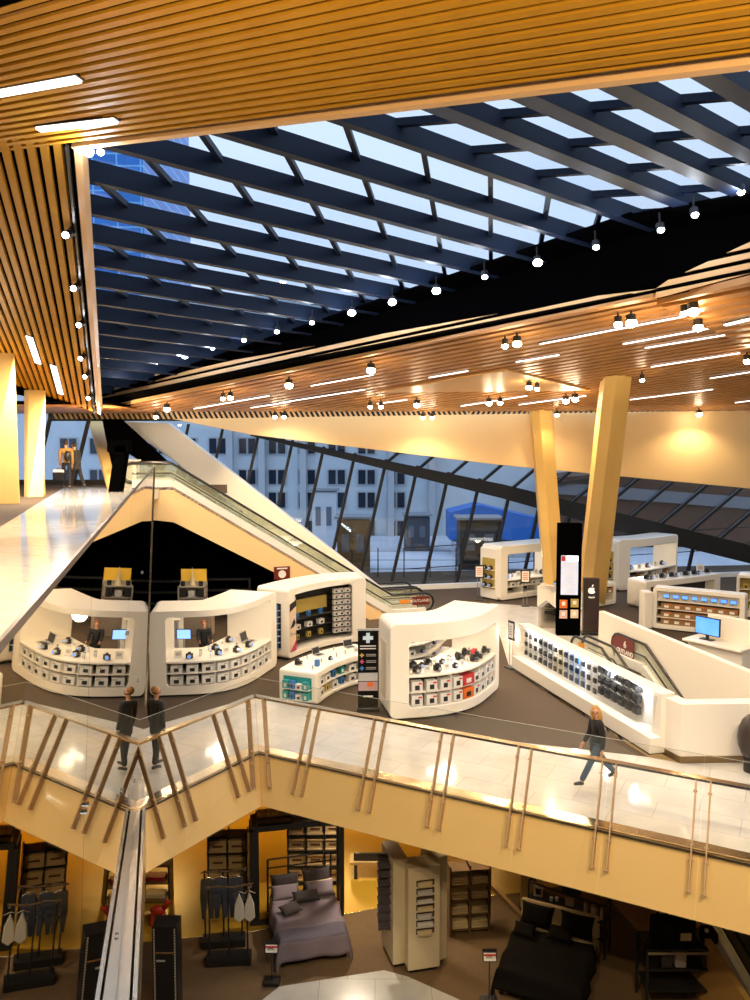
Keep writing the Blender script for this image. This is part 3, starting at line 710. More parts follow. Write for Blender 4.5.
# soffit at the far left over the landing window
mb = MB(); pl = [V((-26, 26.4, 8.32)), V((-9.0, 26.4, 8.32)), V((-9.0, 33.2, 8.32)), V((-26, 33.2, 8.32))]
sm = slat_mesh(pl, V((1, -.35, 0)), UP, 0.22, 0.12, 0.04)
struct('ceiling', sm, SLAT2, 'low slat soffit over the landing window', 'ceiling')
mb = MB(); mb.prism([p + UP * 0.1 for p in pl], (0, 0, .06)); struct('ceiling', mb, VOIDB, 'dark void over the low landing soffit', 'ceiling')
qa = PB + dB * (LB - .05); qb = qa + sB * 9
mb = MB(); mb.prism([qa + UP * .1, qb + UP * .1, V((qb.x, qb.y, 12)), V((qa.x, qa.y, 12))], dB * .15); struct('wall_landing', mb, VOIDB, 'dark bulkhead between left slats and the low soffit', 'wall')
# broad slanting cream beam beside the escalator
mb = MB(); mb.prism([at(119, 421, 33.4), at(168, 423, 33.4), at(403, 606, 33.4), at(376, 610, 33.4)], (0, 0.6, 0))
struct('trim_11', mb, WHITE, 'broad slanting cream beam rising behind the escalator', 'beam', bevel=0.03)

# ================================================================== ESCALATORS
GGL = glass('greenish_glass', (0.965, 0.975, 0.94), 0.05)
_n = GGL.node_tree.nodes; _l = GGL.node_tree.links
_df = _n.new('ShaderNodeBsdfDiffuse'); _df.inputs['Color'].default_value = (0.78, 0.80, 0.66, 1); _m2 = _n.new('ShaderNodeMixShader'); _m2.inputs['Fac'].default_value = 0.06
_src = [x for x in _n if x.type == 'MIX_SHADER' and x != _m2][0]
_l.new(_src.outputs[0], _m2.inputs[1]); _l.new(_df.outputs[0], _m2.inputs[2]); _l.new(_m2.outputs[0], _n['Material Output'].inputs['Surface'])
RUB = mat('black_rubber_handrail', (0.012, 0.011, 0.012), 0.3)
STEP = mat('grooved_step_metal', (0.22, 0.20, 0.17), 0.35, metal=0.7)
BLUEL = mat('navy_skirt_line', (0.02, 0.03, 0.28), 0.4)
MAROON = mat('maroon_sign', (0.16, 0.015, 0.008), 0.4)
def escalator(label, P0, d, side, z0, z1, plan, width=1.15, clad=None, flat=0.9, over=0.9, top_skirt=True, clad_h=1.25):
    """P0: plan point where the near balustrade line starts at level z0; d plan direction; side: towards the far balustrade"""
    d = V(d).normalized(); side = V(side).normalized()
    t = thing('escalator', label, 'escalator', (P0[0], P0[1], z0))
    def at_(s, h=0.0, o=0.0):
        f = min(max((s - flat) / (plan - 2 * flat), 0), 1); z = z0 + (z1 - z0) * f
        return V((P0[0], P0[1], 0)) + d * s + side * o + UP * (z + h)
    ss = [-over * 0.6, 0, flat * 0.6, flat, plan - flat, plan - flat * 0.6, plan, plan + over * 0.6]
    for j, o in enumerate((0.0, width)):
        r = 0.36
        def endcap(s, sg):
            return [at_(s, 0.56, o) + d * (sg * r * math.sin(math.radians(a))) + UP * (r * math.cos(math.radians(a))) for a in (0, 30, 60, 90, 120, 150, 180)]
        L0 = endcap(ss[0], -1)[::-1]; L1 = endcap(ss[-1], 1)
        toprow = [at_(s, 0.92, o) for s in ss[1:-1]]
        path = L0 + toprow + L1
        MB().tube(path, 0.045, 8).build('handrail', RUB, t, smooth=True)
        low = [at_(s, 0.12, o) for s in ss]
        g = L0[0:1] + L0[1:] + toprow + L1
        # glass balustrade: strip between the lower line and the handrail
        mbg = MB(); up_pts = [at_(ss[0], .12, o) + d * (-.0), *L0[1:], *toprow, *L1[:-1], at_(ss[-1], .12, o)]
        lo_pts = []
        for p in up_pts:
            s = min(max((p - at_(0, 0, o)).dot(d), ss[0] - .3), ss[-1] + .3); lo_pts.append(at_(s, 0.12, o))
        n = len(up_pts)
        for i in range(n - 1):
            q4 = [lo_pts[i], lo_pts[i + 1], up_pts[i + 1], up_pts[i]]
            if (q4[0] - q4[1]).length < 1e-4: continue
            if (q4[3] - q4[0]).length < 1e-3: q4 = q4[:3]
            elif (q4[2] - q4[1]).length < 1e-3: q4 = [q4[0], q4[1], q4[3]]
            mbg.prism([p - side * 0.006 for p in q4], side * 0.012)
        mbg.build('glass_balustrade', GGL, t)
        sg = -1 if j == 0 else 1
        mbs = MB()
        for i in range(len(low) - 1): mbs.bar(low[i] + UP * .06, low[i + 1] + UP * .06, 0.24, 0.28)
        mbs.build('skirt', WHITE2, t)
        mbs = MB()
        for i in range(len(low) - 1): mbs.bar(low[i] + side * sg * 0.115 - UP * .12, low[i + 1] + side * sg * 0.115 - UP * .12, 0.05, 0.10)
        mbs.build('skirt_line', BLUEL, t)
        mbs = MB()
        for i in range(len(low) - 1): mbs.bar(low[i] + UP * .42, low[i + 1] + UP * .42, 0.03, 0.03)
        mbs.build('inner_rail', RUB, t)
    mbs = MB()
    for i in range(len(ss) - 1): mbs.bar(at_(ss[i], .52, width + .04), at_(ss[i + 1], .52, width + .04), .03, .12)
    mbs.build('light_band', WHITE2, t)
    n = int((plan - 2 * flat) / 0.4)
    mbst = MB()
    for i in range(n + 1):
        s = flat + (plan - 2 * flat) * i / n
        mbst.box(at_(s, -0.1, width / 2), ((plan - 2 * flat) / n, width - 0.16, 0.2), rz=math.atan2(d.y, d.x))
    mbst.bar(at_(-0.3, -.03, width / 2), at_(flat, -.03, width / 2), width - .16, .05).bar(at_(plan - flat, -.03, width / 2), at_(plan + .3, -.03, width / 2), width - .16, .05)
    mbst.build('steps', STEP, t)
    if clad is not None:
        poly = [at_(0.2, 0.05, -.14), at_(flat, 0.05, -.14), at_(plan - flat, 0.05, -.14), at_(plan, 0.05, -.14), at_(plan, -clad_h * .9, -.14), at_(plan - flat, -clad_h, -.14), at_(flat + 1.0, -clad_h * 1.8, -.14)]
        zmin = max(z0 if z0 < z1 else z1, -99)
        for p in poly:
            p.z = max(p.z, min(z0, z1) + 0.0)
        MB().prism(poly, side * 0.1).build('side_cladding', clad, t)
        MB().prism([at_(flat * 1.5, -.12, 0), at_(plan, -.12, 0), at_(plan, -clad_h * .85, 0), at_(plan - flat, -clad_h * .95, 0)], side * (width + .1)).build('truss', BLACK, t)
    return t, at_
Bp0 = V((1.55, 31.6)); Tp0 = V((-8.35, 28.6)); dd = (Tp0 - Bp0); plan = dd.length; dd = dd.normalized(); sde = V((-dd.y, dd.x)); sde = sde if sde.y > 0 else -sde
e1t, e1at = escalator('escalator up to the landing, nearer of the pair, cream side cladding', Bp0, (dd.x, dd.y, 0), (sde.x, sde.y, 0), 0, ZU, plan, clad=CREAM)
B2 = Bp0 + sde * 1.55
e2t, e2at = escalator('escalator up to the landing, farther of the pair, by the slanting beam', B2, (dd.x, dd.y, 0), (sde.x, sde.y, 0), 0, ZU, plan)
mb = MB(); wq = [e2at(1.2, -.35, 1.5), e2at(plan - 1.0, -.6, 1.5), e2at(plan + 12, -.6, 1.5)]
mb.prism(wq + [V((wq[2].x, wq[2].y, 0)), V((wq[0].x, wq[0].y, 0))], V((sde.x, sde.y, 0)) * 0.2)
struct('wall_shop', mb, WALLB, 'black back wall of the dark shop under the escalator', 'wall')
# newel stickers
sd3 = V((dd.x, dd.y, 0)); sn3 = V((sde.x, sde.y, 0))
rot = facing(-sn3)
mbx = MB().box(e1at(-.35, .62, -.012), (0.75, 0.012, 0.34), rz=math.atan2(sd3.y, sd3.x)); mbx.build('sticker', MAROON, e1t)
MB().box(e1at(.35, .62, -.012), (0.45, 0.012, 0.16), rz=math.atan2(sd3.y, sd3.x)).build('orange_sticker', mat('orange_sign', (0.8, 0.3, 0.03), .5), e1t)
text_obj('sticker_text', 'OUTLAND', 0.16, WHITE2, e1at(-.33, .62, -.03), rot, e1t)
sg = thing('wall_sign', 'small maroon sign with white disc on the escalator cladding', 'sign', tuple(at(282, 573, 29.6)))
c = at(282, 573, 29.6)
MB().box(c, (0.62, 0.04, 0.50), rz=math.atan2(sd3.y, sd3.x)).build('sign_board', MAROON, sg, bevel=.01)
MB().cyl(c - sn3 * 0.03 - UP * .04, c - sn3 * 0.045 - UP * .04, 0.15, 20).build('disc', WHITE2, sg)
MB().box(c - sn3 * 0.03 + UP * .18, (0.4, 0.012, 0.05), rz=math.atan2(sd3.y, sd3.x)).build('caption_bar', WHITE2, sg)
MB().bar(c + sn3 * .02, c + sn3 * .6, .04, .04).build('bracket', SPOTM, sg)

# pit escalators going down to the lower floor
pl0 = e_ + sd * ((23.3 - e_.y) / sd.y) + sn * 1.12
for i, o in enumerate((0.0, 1.50)):
    P = pl0 + sn * o
    t, f = escalator(['escalator descending in the pit beside the long showcase', 'escalator descending in the pit beside the white parapet'][i], (P.x, P.y), (sd.x, sd.y, 0), (sn.x, sn.y, 0), 0, ZL, 9.6, width=1.1, clad=BRONZE if i == 0 else None)
    if i == 1:
        # sign on the far newel
        q = [f(-.86, .56, 1.09), f(-.80, .76, 1.09), f(-.54, .90, 1.09), f(.35, .88, 1.09), f(.35, .14, 1.09), f(-.7, .14, 1.09)]
        MB().prism([p - sn * .02 for p in q], sn * 0.012).build('sticker', MAROON, t)
        R3 = facing(-sn)
        text_obj('sticker_text', '6', 0.30, WHITE2, f(-.12, .66, 1.06), R3, t, bold=.006)
        text_obj('sticker_text', 'OUTLAND', 0.19, WHITE2, f(-.12, .42, 1.06), R3, t, bold=.006)
    if i == 0:
        MB().box(f(-.25, .6, 1.09), (0.35, 0.012, .4), rz=math.atan2(sd.y, sd.x)).build('orange_sticker', mat('orange_sign', (0.8, 0.3, 0.03), .5), t)
# parapets round the pit
PAR = WHITE
KICK = mat('brown_metal_kick', (0.30, 0.20, 0.10), 0.4, metal=0.6)
pd = (p1 - p0).normalized(); pn = V((-pd.y, pd.x, 0)); pn = pn if pn.x > 0 else -pn
mb = MB(); mb.prism([p0, p1 - V((0, 2.3, 0)) + pd * 0, p1 - V((0, 2.3, 0)) + V((.2, 0, 0)), p0 + pn * 0.2], (0, 0, 1.35))
mb.prism([p0 - UP * .0, p1 - V((0, 2.3, 0)), p1 - V((0, 2.3, 0)) + V((.1, 0, 0)), p0 + pn * .1], (0, 0, -4.6))
struct('wall_parapet', mb, PAR, 'long white parapet behind the escalator pit', 'parapet', bevel=.015)
dr = sn * 0.0
mb = MB(); f0 = d_ + sn * 0.42 + sd * -0.1
mb.prism([f0, k_, V((11.8, 16.95, 0)), V((11.8, 17.3, 0)), V((6.95, 17.1, 0)), f0 + sn * 0.36], (0, 0, 1.33))
struct('wall_parapet', mb, PAR, 'white parapet at the near end of the pit facing the walkway', 'parapet', bevel=.015)
mb = MB(); mb.prism([f0 - sn * .01 - sd * 0.02, k_ + V((-.01, -.015, 0)), V((11.8, 16.93, 0)), V((11.8, 17.0, 0)), k_ + V((.05, .1, 0)), f0 + sn * .1], (0, 0, 0.15))
struct('baseboard_parapet', mb, KICK, 'brown metal kick strip below the near parapet', 'baseboard')
mb = MB(); mb.prism([V((6.7, 16.98, -.05)), V((11.8, 17.2, -.05)), V((11.8, 17.2, -4.6)), V((6.7, 16.98, -4.6))], (0, .12, 0))
# side wall on the lower floor beside the escalator
w_a = onz(610, 905, ZL); w_b = onz(655, 955, ZL); wd = (w_b - w_a).normalized()
wn_ = V((-wd.y, wd.x, 0)); WE = lambda px, py: onpl(px, py, w_a, wn_)
mb = MB(); mb.prism([w_a - wd * 4, w_b + wd * 2.2, WE(752, 1010), WE(694, 922), V((w_a.x, w_a.y, 0)) - wd * 1.0 + UP * -1.15, V((w_a.x, w_a.y, 0)) - wd * 4 + UP * -1.15], V((.12, 0, 0)))
struct('wall_escalator', mb, mat('ochre_wall', (0.42, 0.24, 0.07), .6), 'ochre side wall beside the lower end of the escalators', 'wall')
mb = MB(); mb.bar(w_a - wd * 4 + V((-.03, 0, .06)), w_b + wd * 2.2 + V((-.03, 0, .06)), .06, .12)
struct('baseboard_lower', mb, KICK, 'dark skirting along the ochre lower wall', 'baseboard')
# ================================================================== BALUSTRADES
def balustrade(P, Q, wP, wQ, nv, label, posts, seams_, rw=0.16, rm=None):
    t = thing('glass_balustrade', label, 'balustrade', tuple((P + Q) / 2))
    d = (Q - P); L = d.length; dn = d / L
    def pt(s, h, ex=0.0):
        f = s / L; w = wP * (1 - f) + wQ * f
        # exact lean in the plane of this run
        b = P + dn * s; m = (wP if f < .5 else wQ); k = -LEAN * h + ex
        if f <= 0: off = wP
        elif f >= 1: off = wQ
        elif s < .42 and wP is mC: off = wP
        elif s > L - .42 and wQ is mC: off = wQ
        else: off = nv
        return V((b.x, b.y, 0)) + off * k + UP * h
    ed = [0] + seams_ + [L]
    for i in range(len(ed) - 1):
        a = ed[i] + (0.0 if i == 0 else 0.008); b = ed[i + 1] - (0.0 if i == len(ed) - 2 else 0.008)
        up = (pt(L / 2, 1, .1) - pt(L / 2, 0, .1)); nn = up.cross(dn).normalized()
        nn = nn if nn.dot(nv) > 0 else -nn
        MB().prism([pt(a, -.98, .10), pt(b, -.98, .10), pt(b, 1.50, .10), pt(a, 1.50, .10)], nn * 0.02).build('glass_panel', GLASS, t)
        MB().bar(pt(a, 1.505, .11), pt(b, 1.505, .11), .012, .006).build('glass_edge', mat('pale_glass_edge', (.42, .43, .36), .3), t)
    MB().bar(pt(0, 1.10, .04), pt(L, 1.10, .04), rw, 0.045).build('handrail', rm or GOLDR, t)
    for s in posts:
        a, b = pt(s, -0.62, .07), pt(s, 1.09, .07)
        p = MB().bar(a, b, 0.024, 0.13, up=nv).build('post', BRONZE, t)
        for h in (-.58, -.12, 0.1, .92):
            c = pt(s, h, .11); MB().cyl(c - dn * .035, c + dn * .035, .022, 8).build('clamp', BRONZE, p)
    return t
def s_of(P, Q, x, line):
    (x0, y0), (x1, y1) = line; y = y0 + (y1 - y0) * (x - x0) / (x1 - x0)
    w = onz(x, y); return (w - P).dot((Q - P).normalized())
lineR = ((258, 751), (600, 828)); lineL = ((150, 804), (258, 751))
pR = [s_of(C_, R_, x, lineR) for x in (267, 301, 310, 366, 377, 434, 446, 512, 525, 597, 611, 692, 707, 795, 812)]
sR = [(pR[i] + pR[i + 1]) / 2 for i in (1, 3, 5, 7, 9, 11)]
balustrade(C_, R2, mC, nRv, nRv, 'long glass balustrade with paired posts along the walkway edge', [p for p in pR if p < (R2 - C_).length], sR)
pL_ = [s_of(L_, C_, x, lineL) for x in (151.5, 173, 184, 227, 238, 251)]
balustrade(L_, C_, mL, mC, nLv, 'short glass balustrade with paired posts left of the walkway corner', pL_, [(pL_[1] + pL_[2]) / 2, (pL_[3] + pL_[4]) / 2])

# ================================================================== DISPLAY FURNITURE ON CURVED PLANS
class Curve:
    """smooth plan curve through floor points with the outward normal pointing away from the viewer side"""
    def __init__(s, pts, away):
        pts = [V((p[0], p[1], 0)) for p in pts]; out = []
        P = [pts[0] * 2 - pts[1]] + pts + [pts[-1] * 2 - pts[-2]]
        for i in range(1, len(P) - 2):
            for k in range(12):
                t = k / 12; a, b, c, d = P[i - 1], P[i], P[i + 1], P[i + 2]
                out.append(0.5 * ((2 * b) + (c - a) * t + (2 * a - 5 * b + 4 * c - d) * t * t + (3 * b - a - 3 * c + d) * t ** 3))
        out.append(pts[-1]); s.p = out; s.l = [0]
        for a, b in zip(out[:-1], out[1:]): s.l.append(s.l[-1] + (b - a).length)
        s.L = s.l[-1]; d = s.tan(s.L / 2); n = V((-d.y, d.x, 0)); s.sg = 1 if n.dot(V((away[0], away[1], 0))) > 0 else -1
    def c(s, u):
        u = min(max(u, 0), s.L)
        for i in range(len(s.l) - 1):
            if u <= s.l[i + 1]: break
        f = (u - s.l[i]) / max(s.l[i + 1] - s.l[i], 1e-9); return s.p[i].lerp(s.p[i + 1], f)
    def tan(s, u):
        a, b = s.c(u - 0.12), s.c(u + 0.12); return (b - a).normalized()
    def n(s, u):
        d = s.tan(u); return V((-d.y, d.x, 0)) * s.sg
    def m(s, u, z, t):
        ex = V((0, 0, 0))
        if u < 0: ex = s.tan(0) * u
        if u > s.L: ex = s.tan(s.L) * (u - s.L)
        return s.c(u) + ex + s.n(u) * t + UP * z
    def ang(s, u):
        d = s.tan(u); return math.atan2(d.y, d.x)
def rrect(x0, x1, z0, z1, r, per=12, arc=4):
    cs = [(x1 - r, z0 + r, -90), (x1 - r, z1 - r, 0), (x0 + r, z1 - r, 90), (x0 + r, z0 + r, 180)]; out = []
    pts = []
    for cx, cz, a0 in cs:
        pts.append([(cx + r * math.cos(math.radians(a0 + 90 * k / arc)), cz + r * math.sin(math.radians(a0 + 90 * k / arc))) for k in range(arc + 1)])
    for i in range(4):
        out += pts[i]; a = pts[i][-1]; b = pts[(i + 1) % 4][0]
        for k in range(1, per): out.append((a[0] + (b[0] - a[0]) * k / per, a[1] + (b[1] - a[1]) * k / per))
    return out
def ring_frame(cv, H, dep, ins, zin, r=0.14, ri=0.10, z0=0.06):
    o = rrect(0, cv.L, z0, H, r); i = rrect(ins[0], cv.L - ins[1], zin[0], zin[1], ri); n = len(o); mb = MB()
    vs = [cv.m(x, z, 0) for x, z in o] + [cv.m(x, z, 0) for x, z in i] + [cv.m(x, z, dep) for x, z in o] + [cv.m(x, z, dep) for x, z in i]; fs = []
    for k in range(n):
        j = (k + 1) % n
        fs += [(k, j, n + j, n + k), (2 * n + k, 3 * n + k, 3 * n + j, 2 * n + j), (k, 2 * n + k, 2 * n + j, j), (n + k, n + j, 3 * n + j, 3 * n + k)]
    return mb.add(vs, fs)
def slab(cv, u0, u1, z0, z1, t0, t1, k=10):
    mb = MB(); vs = []; fs = []
    for i in range(k + 1):
        u = u0 + (u1 - u0) * i / k
        vs += [cv.m(u, z0, t0), cv.m(u, z0, t1), cv.m(u, z1, t1), cv.m(u, z1, t0)]
    for i in range(k):
        for j in range(4): fs.append((i * 4 + j, i * 4 + (j + 1) % 4, i * 4 + 4 + (j + 1) % 4, i * 4 + 4 + j))
    fs += [(0, 1, 2, 3), (k * 4 + 3, k * 4 + 2, k * 4 + 1, k * 4)]
    return mb.add(vs, fs)
BOXW = mat('white_carton', (0.80, 0.78, 0.74), 0.5); BOXG = mat('grey_carton', (0.45, 0.43, 0.42), 0.5); BLK = mat('black_plastic', (0.015, 0.015, 0.017), 0.35)
REDP = mat('red_print', (0.55, 0.03, 0.03), 0.5); ORP = mat('orange_print', (0.75, 0.16, 0.02), 0.5); BLUP = mat('blue_print', (0.04, 0.20, 0.55), 0.5)
SCRN = mat('lit_screen_blue', (0.05, 0.2, 0.8), 0.3, emit=(0.10, 0.32, 1.0), es=1.1); TEAL = mat('teal_print', (0.02, 0.30, 0.30), 0.5); SILV = mat('silver_plastic', (0.62, 0.63, 0.65), 0.3, metal=0.5)
KHAKI = mat('khaki_print', (0.50, 0.36, 0.08), 0.6); BRN = mat('brown_carton', (0.30, 0.15, 0.05), 0.6); PINK = mat('pink_print', (0.6, 0.06, 0.16), 0.5); SKIN0 = None
DARKB = mat('dark_back_panel', (0.02, 0.018, 0.016), 0.6)
# product prototypes as plain mesh data shared by all copies
def proto(fn):
    mb, mats = fn(); o = mb.build('proto', mats, local=True); me = o.data; bpy.data.objects.remove(o); return me
def p_carton(w, d, h, face, m0=BOXW, dark=BLK):
    def f():
        mb = MB(); mb.box((0, 0, h / 2), (w, d, h)); mb.m = 1; mb.box((0, -d / 2 - .003, h * .42), (w * .42, .006, h * .46)); mb.m = 2; mb.box((w * .27, -d / 2 - .003, h * .82), (w * .34, .006, h * .16))
        return mb, [m0, dark, face]
    return f
def p_camera():
    mb = MB(); mb.box((0, 0, .06), (.15, .07, .10)); mb.box((0, 0, .125), (.06, .06, .035)); mb.m = 1; mb.cyl((0, -.03, .06), (0, -.11, .06), .042, 10); mb.m = 2; mb.cyl((0, -.11, .06), (0, -.113, .06), .03, 10); mb.m = 0; mb.box((0, 0, .006), (.09, .09, .012)); return mb, [BLK, SILV, SCRN]
def p_phone():
    mb = MB(); mb.cyl((0, 0, 0), (0, 0, .05), .035, 8); mb.m = 1; mb.box((0, 0, .09), (.06, .012, .11), rot=Matrix.Rotation(-.4, 3, 'X')); mb.m = 2; mb.box((0, -.009, .092), (.05, .004, .08), rot=Matrix.Rotation(-.4, 3, 'X')); return mb, [BOXW, BLK, SILV]
def p_laptop():
    mb = MB(); mb.box((0, 0, .012), (.34, .24, .02)); mb.box((0, .15, .13), (.34, .015, .23), rot=Matrix.Rotation(-.25, 3, 'X')); mb.m = 1; mb.box((0, .138, .13), (.31, .006, .19), rot=Matrix.Rotation(-.25, 3, 'X')); mb.box((0, -.02, .024), (.28, .13, .003)); return mb, [SILV, BLK]
def p_card():
    mb = MB(); mb.box((0, 0, .085), (.16, .01, .16), rot=Matrix.Rotation(-.2, 3, 'X')); mb.box((0, .02, .006), (.14, .08, .012)); mb.m = 1; mb.box((0, -.007, .09), (.10, .004, .07), rot=Matrix.Rotation(-.2, 3, 'X')); return mb, [BOXW, BOXG]
def p_bigcam():
    mb = MB(); mb.box((0, 0, .09), (.20, .09, .14)); mb.box((0, 0, .18), (.09, .08, .05)); mb.cyl((0, -.04, .09), (0, -.17, .09), .055, 12, .062); mb.m = 1; mb.cyl((0, -.172, .09), (0, -.175, .09), .045, 12); return mb, [BLK, SILV]
def p_blister(c1):
    def f():
        mb = MB(); mb.box((0, 0, -.10), (.15, .012, .22)); mb.m = 1; mb.box((0, -.025, -.13), (.10, .045, .11)); mb.m = 2; mb.box((0, -.008, -.03), (.12, .006, .05)); mb.tube([(0, .05, -.005), (0, -.04, -.005)], .004, 5); return mb, [c1, BLK, BOXW]
    return f
def p_bag():
    mb = MB(); mb.box((0, 0, -.16), (.24, .13, .20)); mb.box((0, -.075, -.19), (.16, .04, .11)); mb.tube([(-.08, 0, -.06), (-.07, 0, .0), (.07, 0, .0), (.08, 0, -.06)], .012, 6); return mb, [BLK]
def p_tablet():
    mb = MB(); mb.box((0, 0, .08), (.22, .015, .14), rot=Matrix.Rotation(-.25, 3, 'X')); mb.m = 1; mb.box((0, -.01, .082), (.19, .004, .11), rot=Matrix.Rotation(-.25, 3, 'X')); mb.m = 0; mb.box((0, .04, .01), (.12, .10, .02)); return mb, [BLK, SCRN]
K = {'carton': proto(p_carton(.30, .20, .20, BOXG)), 'redcarton': proto(p_carton(.26, .20, .24, REDP)), 'redbox': proto(p_carton(.42, .2, .24, REDP, m0=REDP, dark=BOXW)), 'orangebox': proto(p_carton(.38, .2, .24, ORP, m0=ORP, dark=BLK)),
     'camera': proto(p_camera), 'phone': proto(p_phone), 'laptop': proto(p_laptop), 'card': proto(p_card), 'bigcam': proto(p_bigcam), 'bag': proto(p_bag), 'tablet': proto(p_tablet),
     'bluepack': proto(p_blister(BLUP)), 'whitepack': proto(p_blister(BOXW)), 'blackpack': proto(p_blister(BLK)), 'greenpack': proto(p_blister(KHAKI)),
     'slimbox': proto(p_carton(.19, .14, .15, PINK)), 'tealbox': proto(p_carton(.17, .14, .22, TEAL, m0=TEAL, dark=BOXW)), 'bluebox': proto(p_carton(.14, .14, .22, BLUP, m0=BLUP, dark=BLK)), 'pinkbox': proto(p_carton(.08, .14, .2, PINK, m0=PINK, dark=BOXW)), 'browncarton': proto(p_carton(.42, .25, .22, ORP, m0=BRN, dark=BOXW)),
     'khakibox': proto(p_carton(.2, .14, .22, KHAKI, m0=KHAKI, dark=BLK))}
KN = {'carton': ('product_box', 'white product box', 'box'), 'redcarton': ('product_box', 'white and red camera box', 'box'), 'redbox': ('product_box', 'wide red product box', 'box'), 'orangebox': ('product_box', 'orange product box', 'box'),
      'camera': ('compact_camera', 'small black camera', 'camera'), 'phone': ('display_phone', 'phone on a white stand', 'phone'), 'laptop': ('laptop', 'open silver laptop', 'laptop'), 'card': ('price_card', 'white upright price card', 'sign'), 'bigcam': ('display_camera', 'black reflex camera', 'camera'), 'bag': ('camera_bag', 'black camera bag', 'bag'), 'tablet': ('tablet_computer', 'tablet with blue screen', 'tablet'),
      'bluepack': ('blister_pack', 'blue hanging pack', 'package'), 'whitepack': ('blister_pack', 'white hanging pack', 'package'), 'blackpack': ('blister_pack', 'black hanging pack', 'package'), 'greenpack': ('blister_pack', 'khaki hanging pack', 'package'),
      'slimbox': ('product_box', 'small white box', 'box'), 'tealbox': ('product_box', 'teal upright box', 'box'), 'bluebox': ('product_box', 'dark blue upright box', 'box'), 'pinkbox': ('product_box', 'narrow pink box', 'box'), 'browncarton': ('product_box', 'brown carton', 'box'), 'khakibox': ('product_box', 'khaki box', 'box')}
def put(kind, P, rz, label, group, sc=1.0):
    n, _, cat = KN[kind]
    o = bpy.data.objects.new(n, K[kind]); COL.objects.link(o); o.location = P; o.rotation_euler = (0, 0, rz); o.scale = (sc, sc, sc)
    return tag(o, label, cat, group)
def lab(nm_, where, o, side):
    t = f'{nm_} {where}, {o} from {side}'
    if len(t.split()) > 16: t = t.replace(' the ', ' ')
    while len(t.split()) > 16: t = t.replace(' on a white stand', '', 1) if ' on a white stand' in t else t.replace(' with blue screen', '', 1) if ' with blue screen' in t else t.replace(' upright', '', 1) if ' upright' in t else t.replace(' small', '', 1).replace('small ', '', 1)
    return t
def row(kinds, cv, us, z, t, where, group, sc=1.0, jit=0.0, side='left', cnt=None):
    """one row of products along a curve; labels count each kind from the left"""
    cnt = {} if cnt is None else cnt
    for i, u in enumerate(us):
        k = kinds[i % len(kinds)]; c = cnt.get(KN[k][1], 0); cnt[KN[k][1]] = c + 1
        tt = t + (random.uniform(-jit, jit) if jit else 0)
        put(k, cv.m(u, z, tt), cv.ang(u) if cv.sg > 0 else cv.ang(u) + math.pi, lab(KN[k][1], where, ORD[min(c, 29)], side), group, sc)
def lin(a, b, n): return [a + (b - a) * (i + .5) / n for i in range(n)]
LSTR = mat('counter_light_panel', (1, 1, 1), .5, emit=(1.0, .95, .88), es=5.0)

# ---- K1: open counter with the assistant
def open_kiosk(name, label, pts, away, H, dep, ins, zin, zc, cat='display counter', shelves=(0.42,), light=True, dark=True, r=.16):
    cv = Curve(pts, away); t = thing(name, label, cat, tuple(cv.m(cv.L / 2, 0, dep / 2)))
    ring_frame(cv, H, dep, ins, zin, r=r).build('frame', WHITE, t, bevel=.03)
    slab(cv, .05, cv.L - .05, 0, .07, .08, dep - .08).build('plinth', BLACK, t)
    a, b = ins[0] - .02, cv.L - ins[1] + .02
    slab(cv, a, b, zc - .06, zc, .0, dep).build('counter_top', WHITE, t, bevel=.01)
    if dark: slab(cv, a, b, zin[0], zc - .06, dep * .55, dep * .58).build('back_panel', DARKB, t)
    for z in shelves: slab(cv, a, b, z - .025, z, .03, dep * .55).build('shelf', WHITE, t)
    for f in (.33, .66):
        u = a + (b - a) * f; slab(cv, u - .012, u + .012, zin[0], zc - .06, .05, dep * .55, k=1).build('divider', WHITE2, t)
    if light: slab(cv, cv.L * .38, cv.L * .72, zin[1] - .15, zin[1] - .01, dep - .16, dep - .10, k=6).build('light_panel', LSTR, t)
    c = cv.m(cv.L / 2, zin[1] - .15, dep / 2); lamp('POINT', c, 22, NEUT, size=.2, parent=t)
    return t, cv
t1, k1 = open_kiosk('display_counter', 'white arched counter with the dark dressed assistant behind it', [onz(150, 698), onz(212, 695), onz(247, 686), onz(277, 667)], (0, 1), 2.42, 1.5, (.45, .40), (.30, 2.24), 1.0, shelves=(.66,))
G1 = 'products at the counter with the assistant'
row(['carton'], k1, lin(.5, k1.L - .5, 9), .66, .15, 'on upper shelf below the assistant counter', G1, sc=1.05)
row(['carton'], k1, lin(.5, k1.L - .5, 9), .33, .15, 'on bottom shelf below the assistant counter', G1, sc=1.1)
row(['card', 'camera', 'phone', 'phone', 'camera', 'card', 'camera', 'phone', 'camera', 'phone'], k1, lin(.55, k1.L - 1.0, 10), 1.0, .45, 'on the front of the assistant counter', G1, sc=1.3, jit=.2)
row(['phone', 'camera', 'card', 'camera'], k1, lin(1.6, k1.L - .8, 4), 1.0, 1.05, 'on the back of the assistant counter', G1, sc=1.3, jit=.1)
row(['laptop'], k1, [k1.L - .95], 1.0, .5, 'at the right end of the assistant counter', G1, sc=1.3)
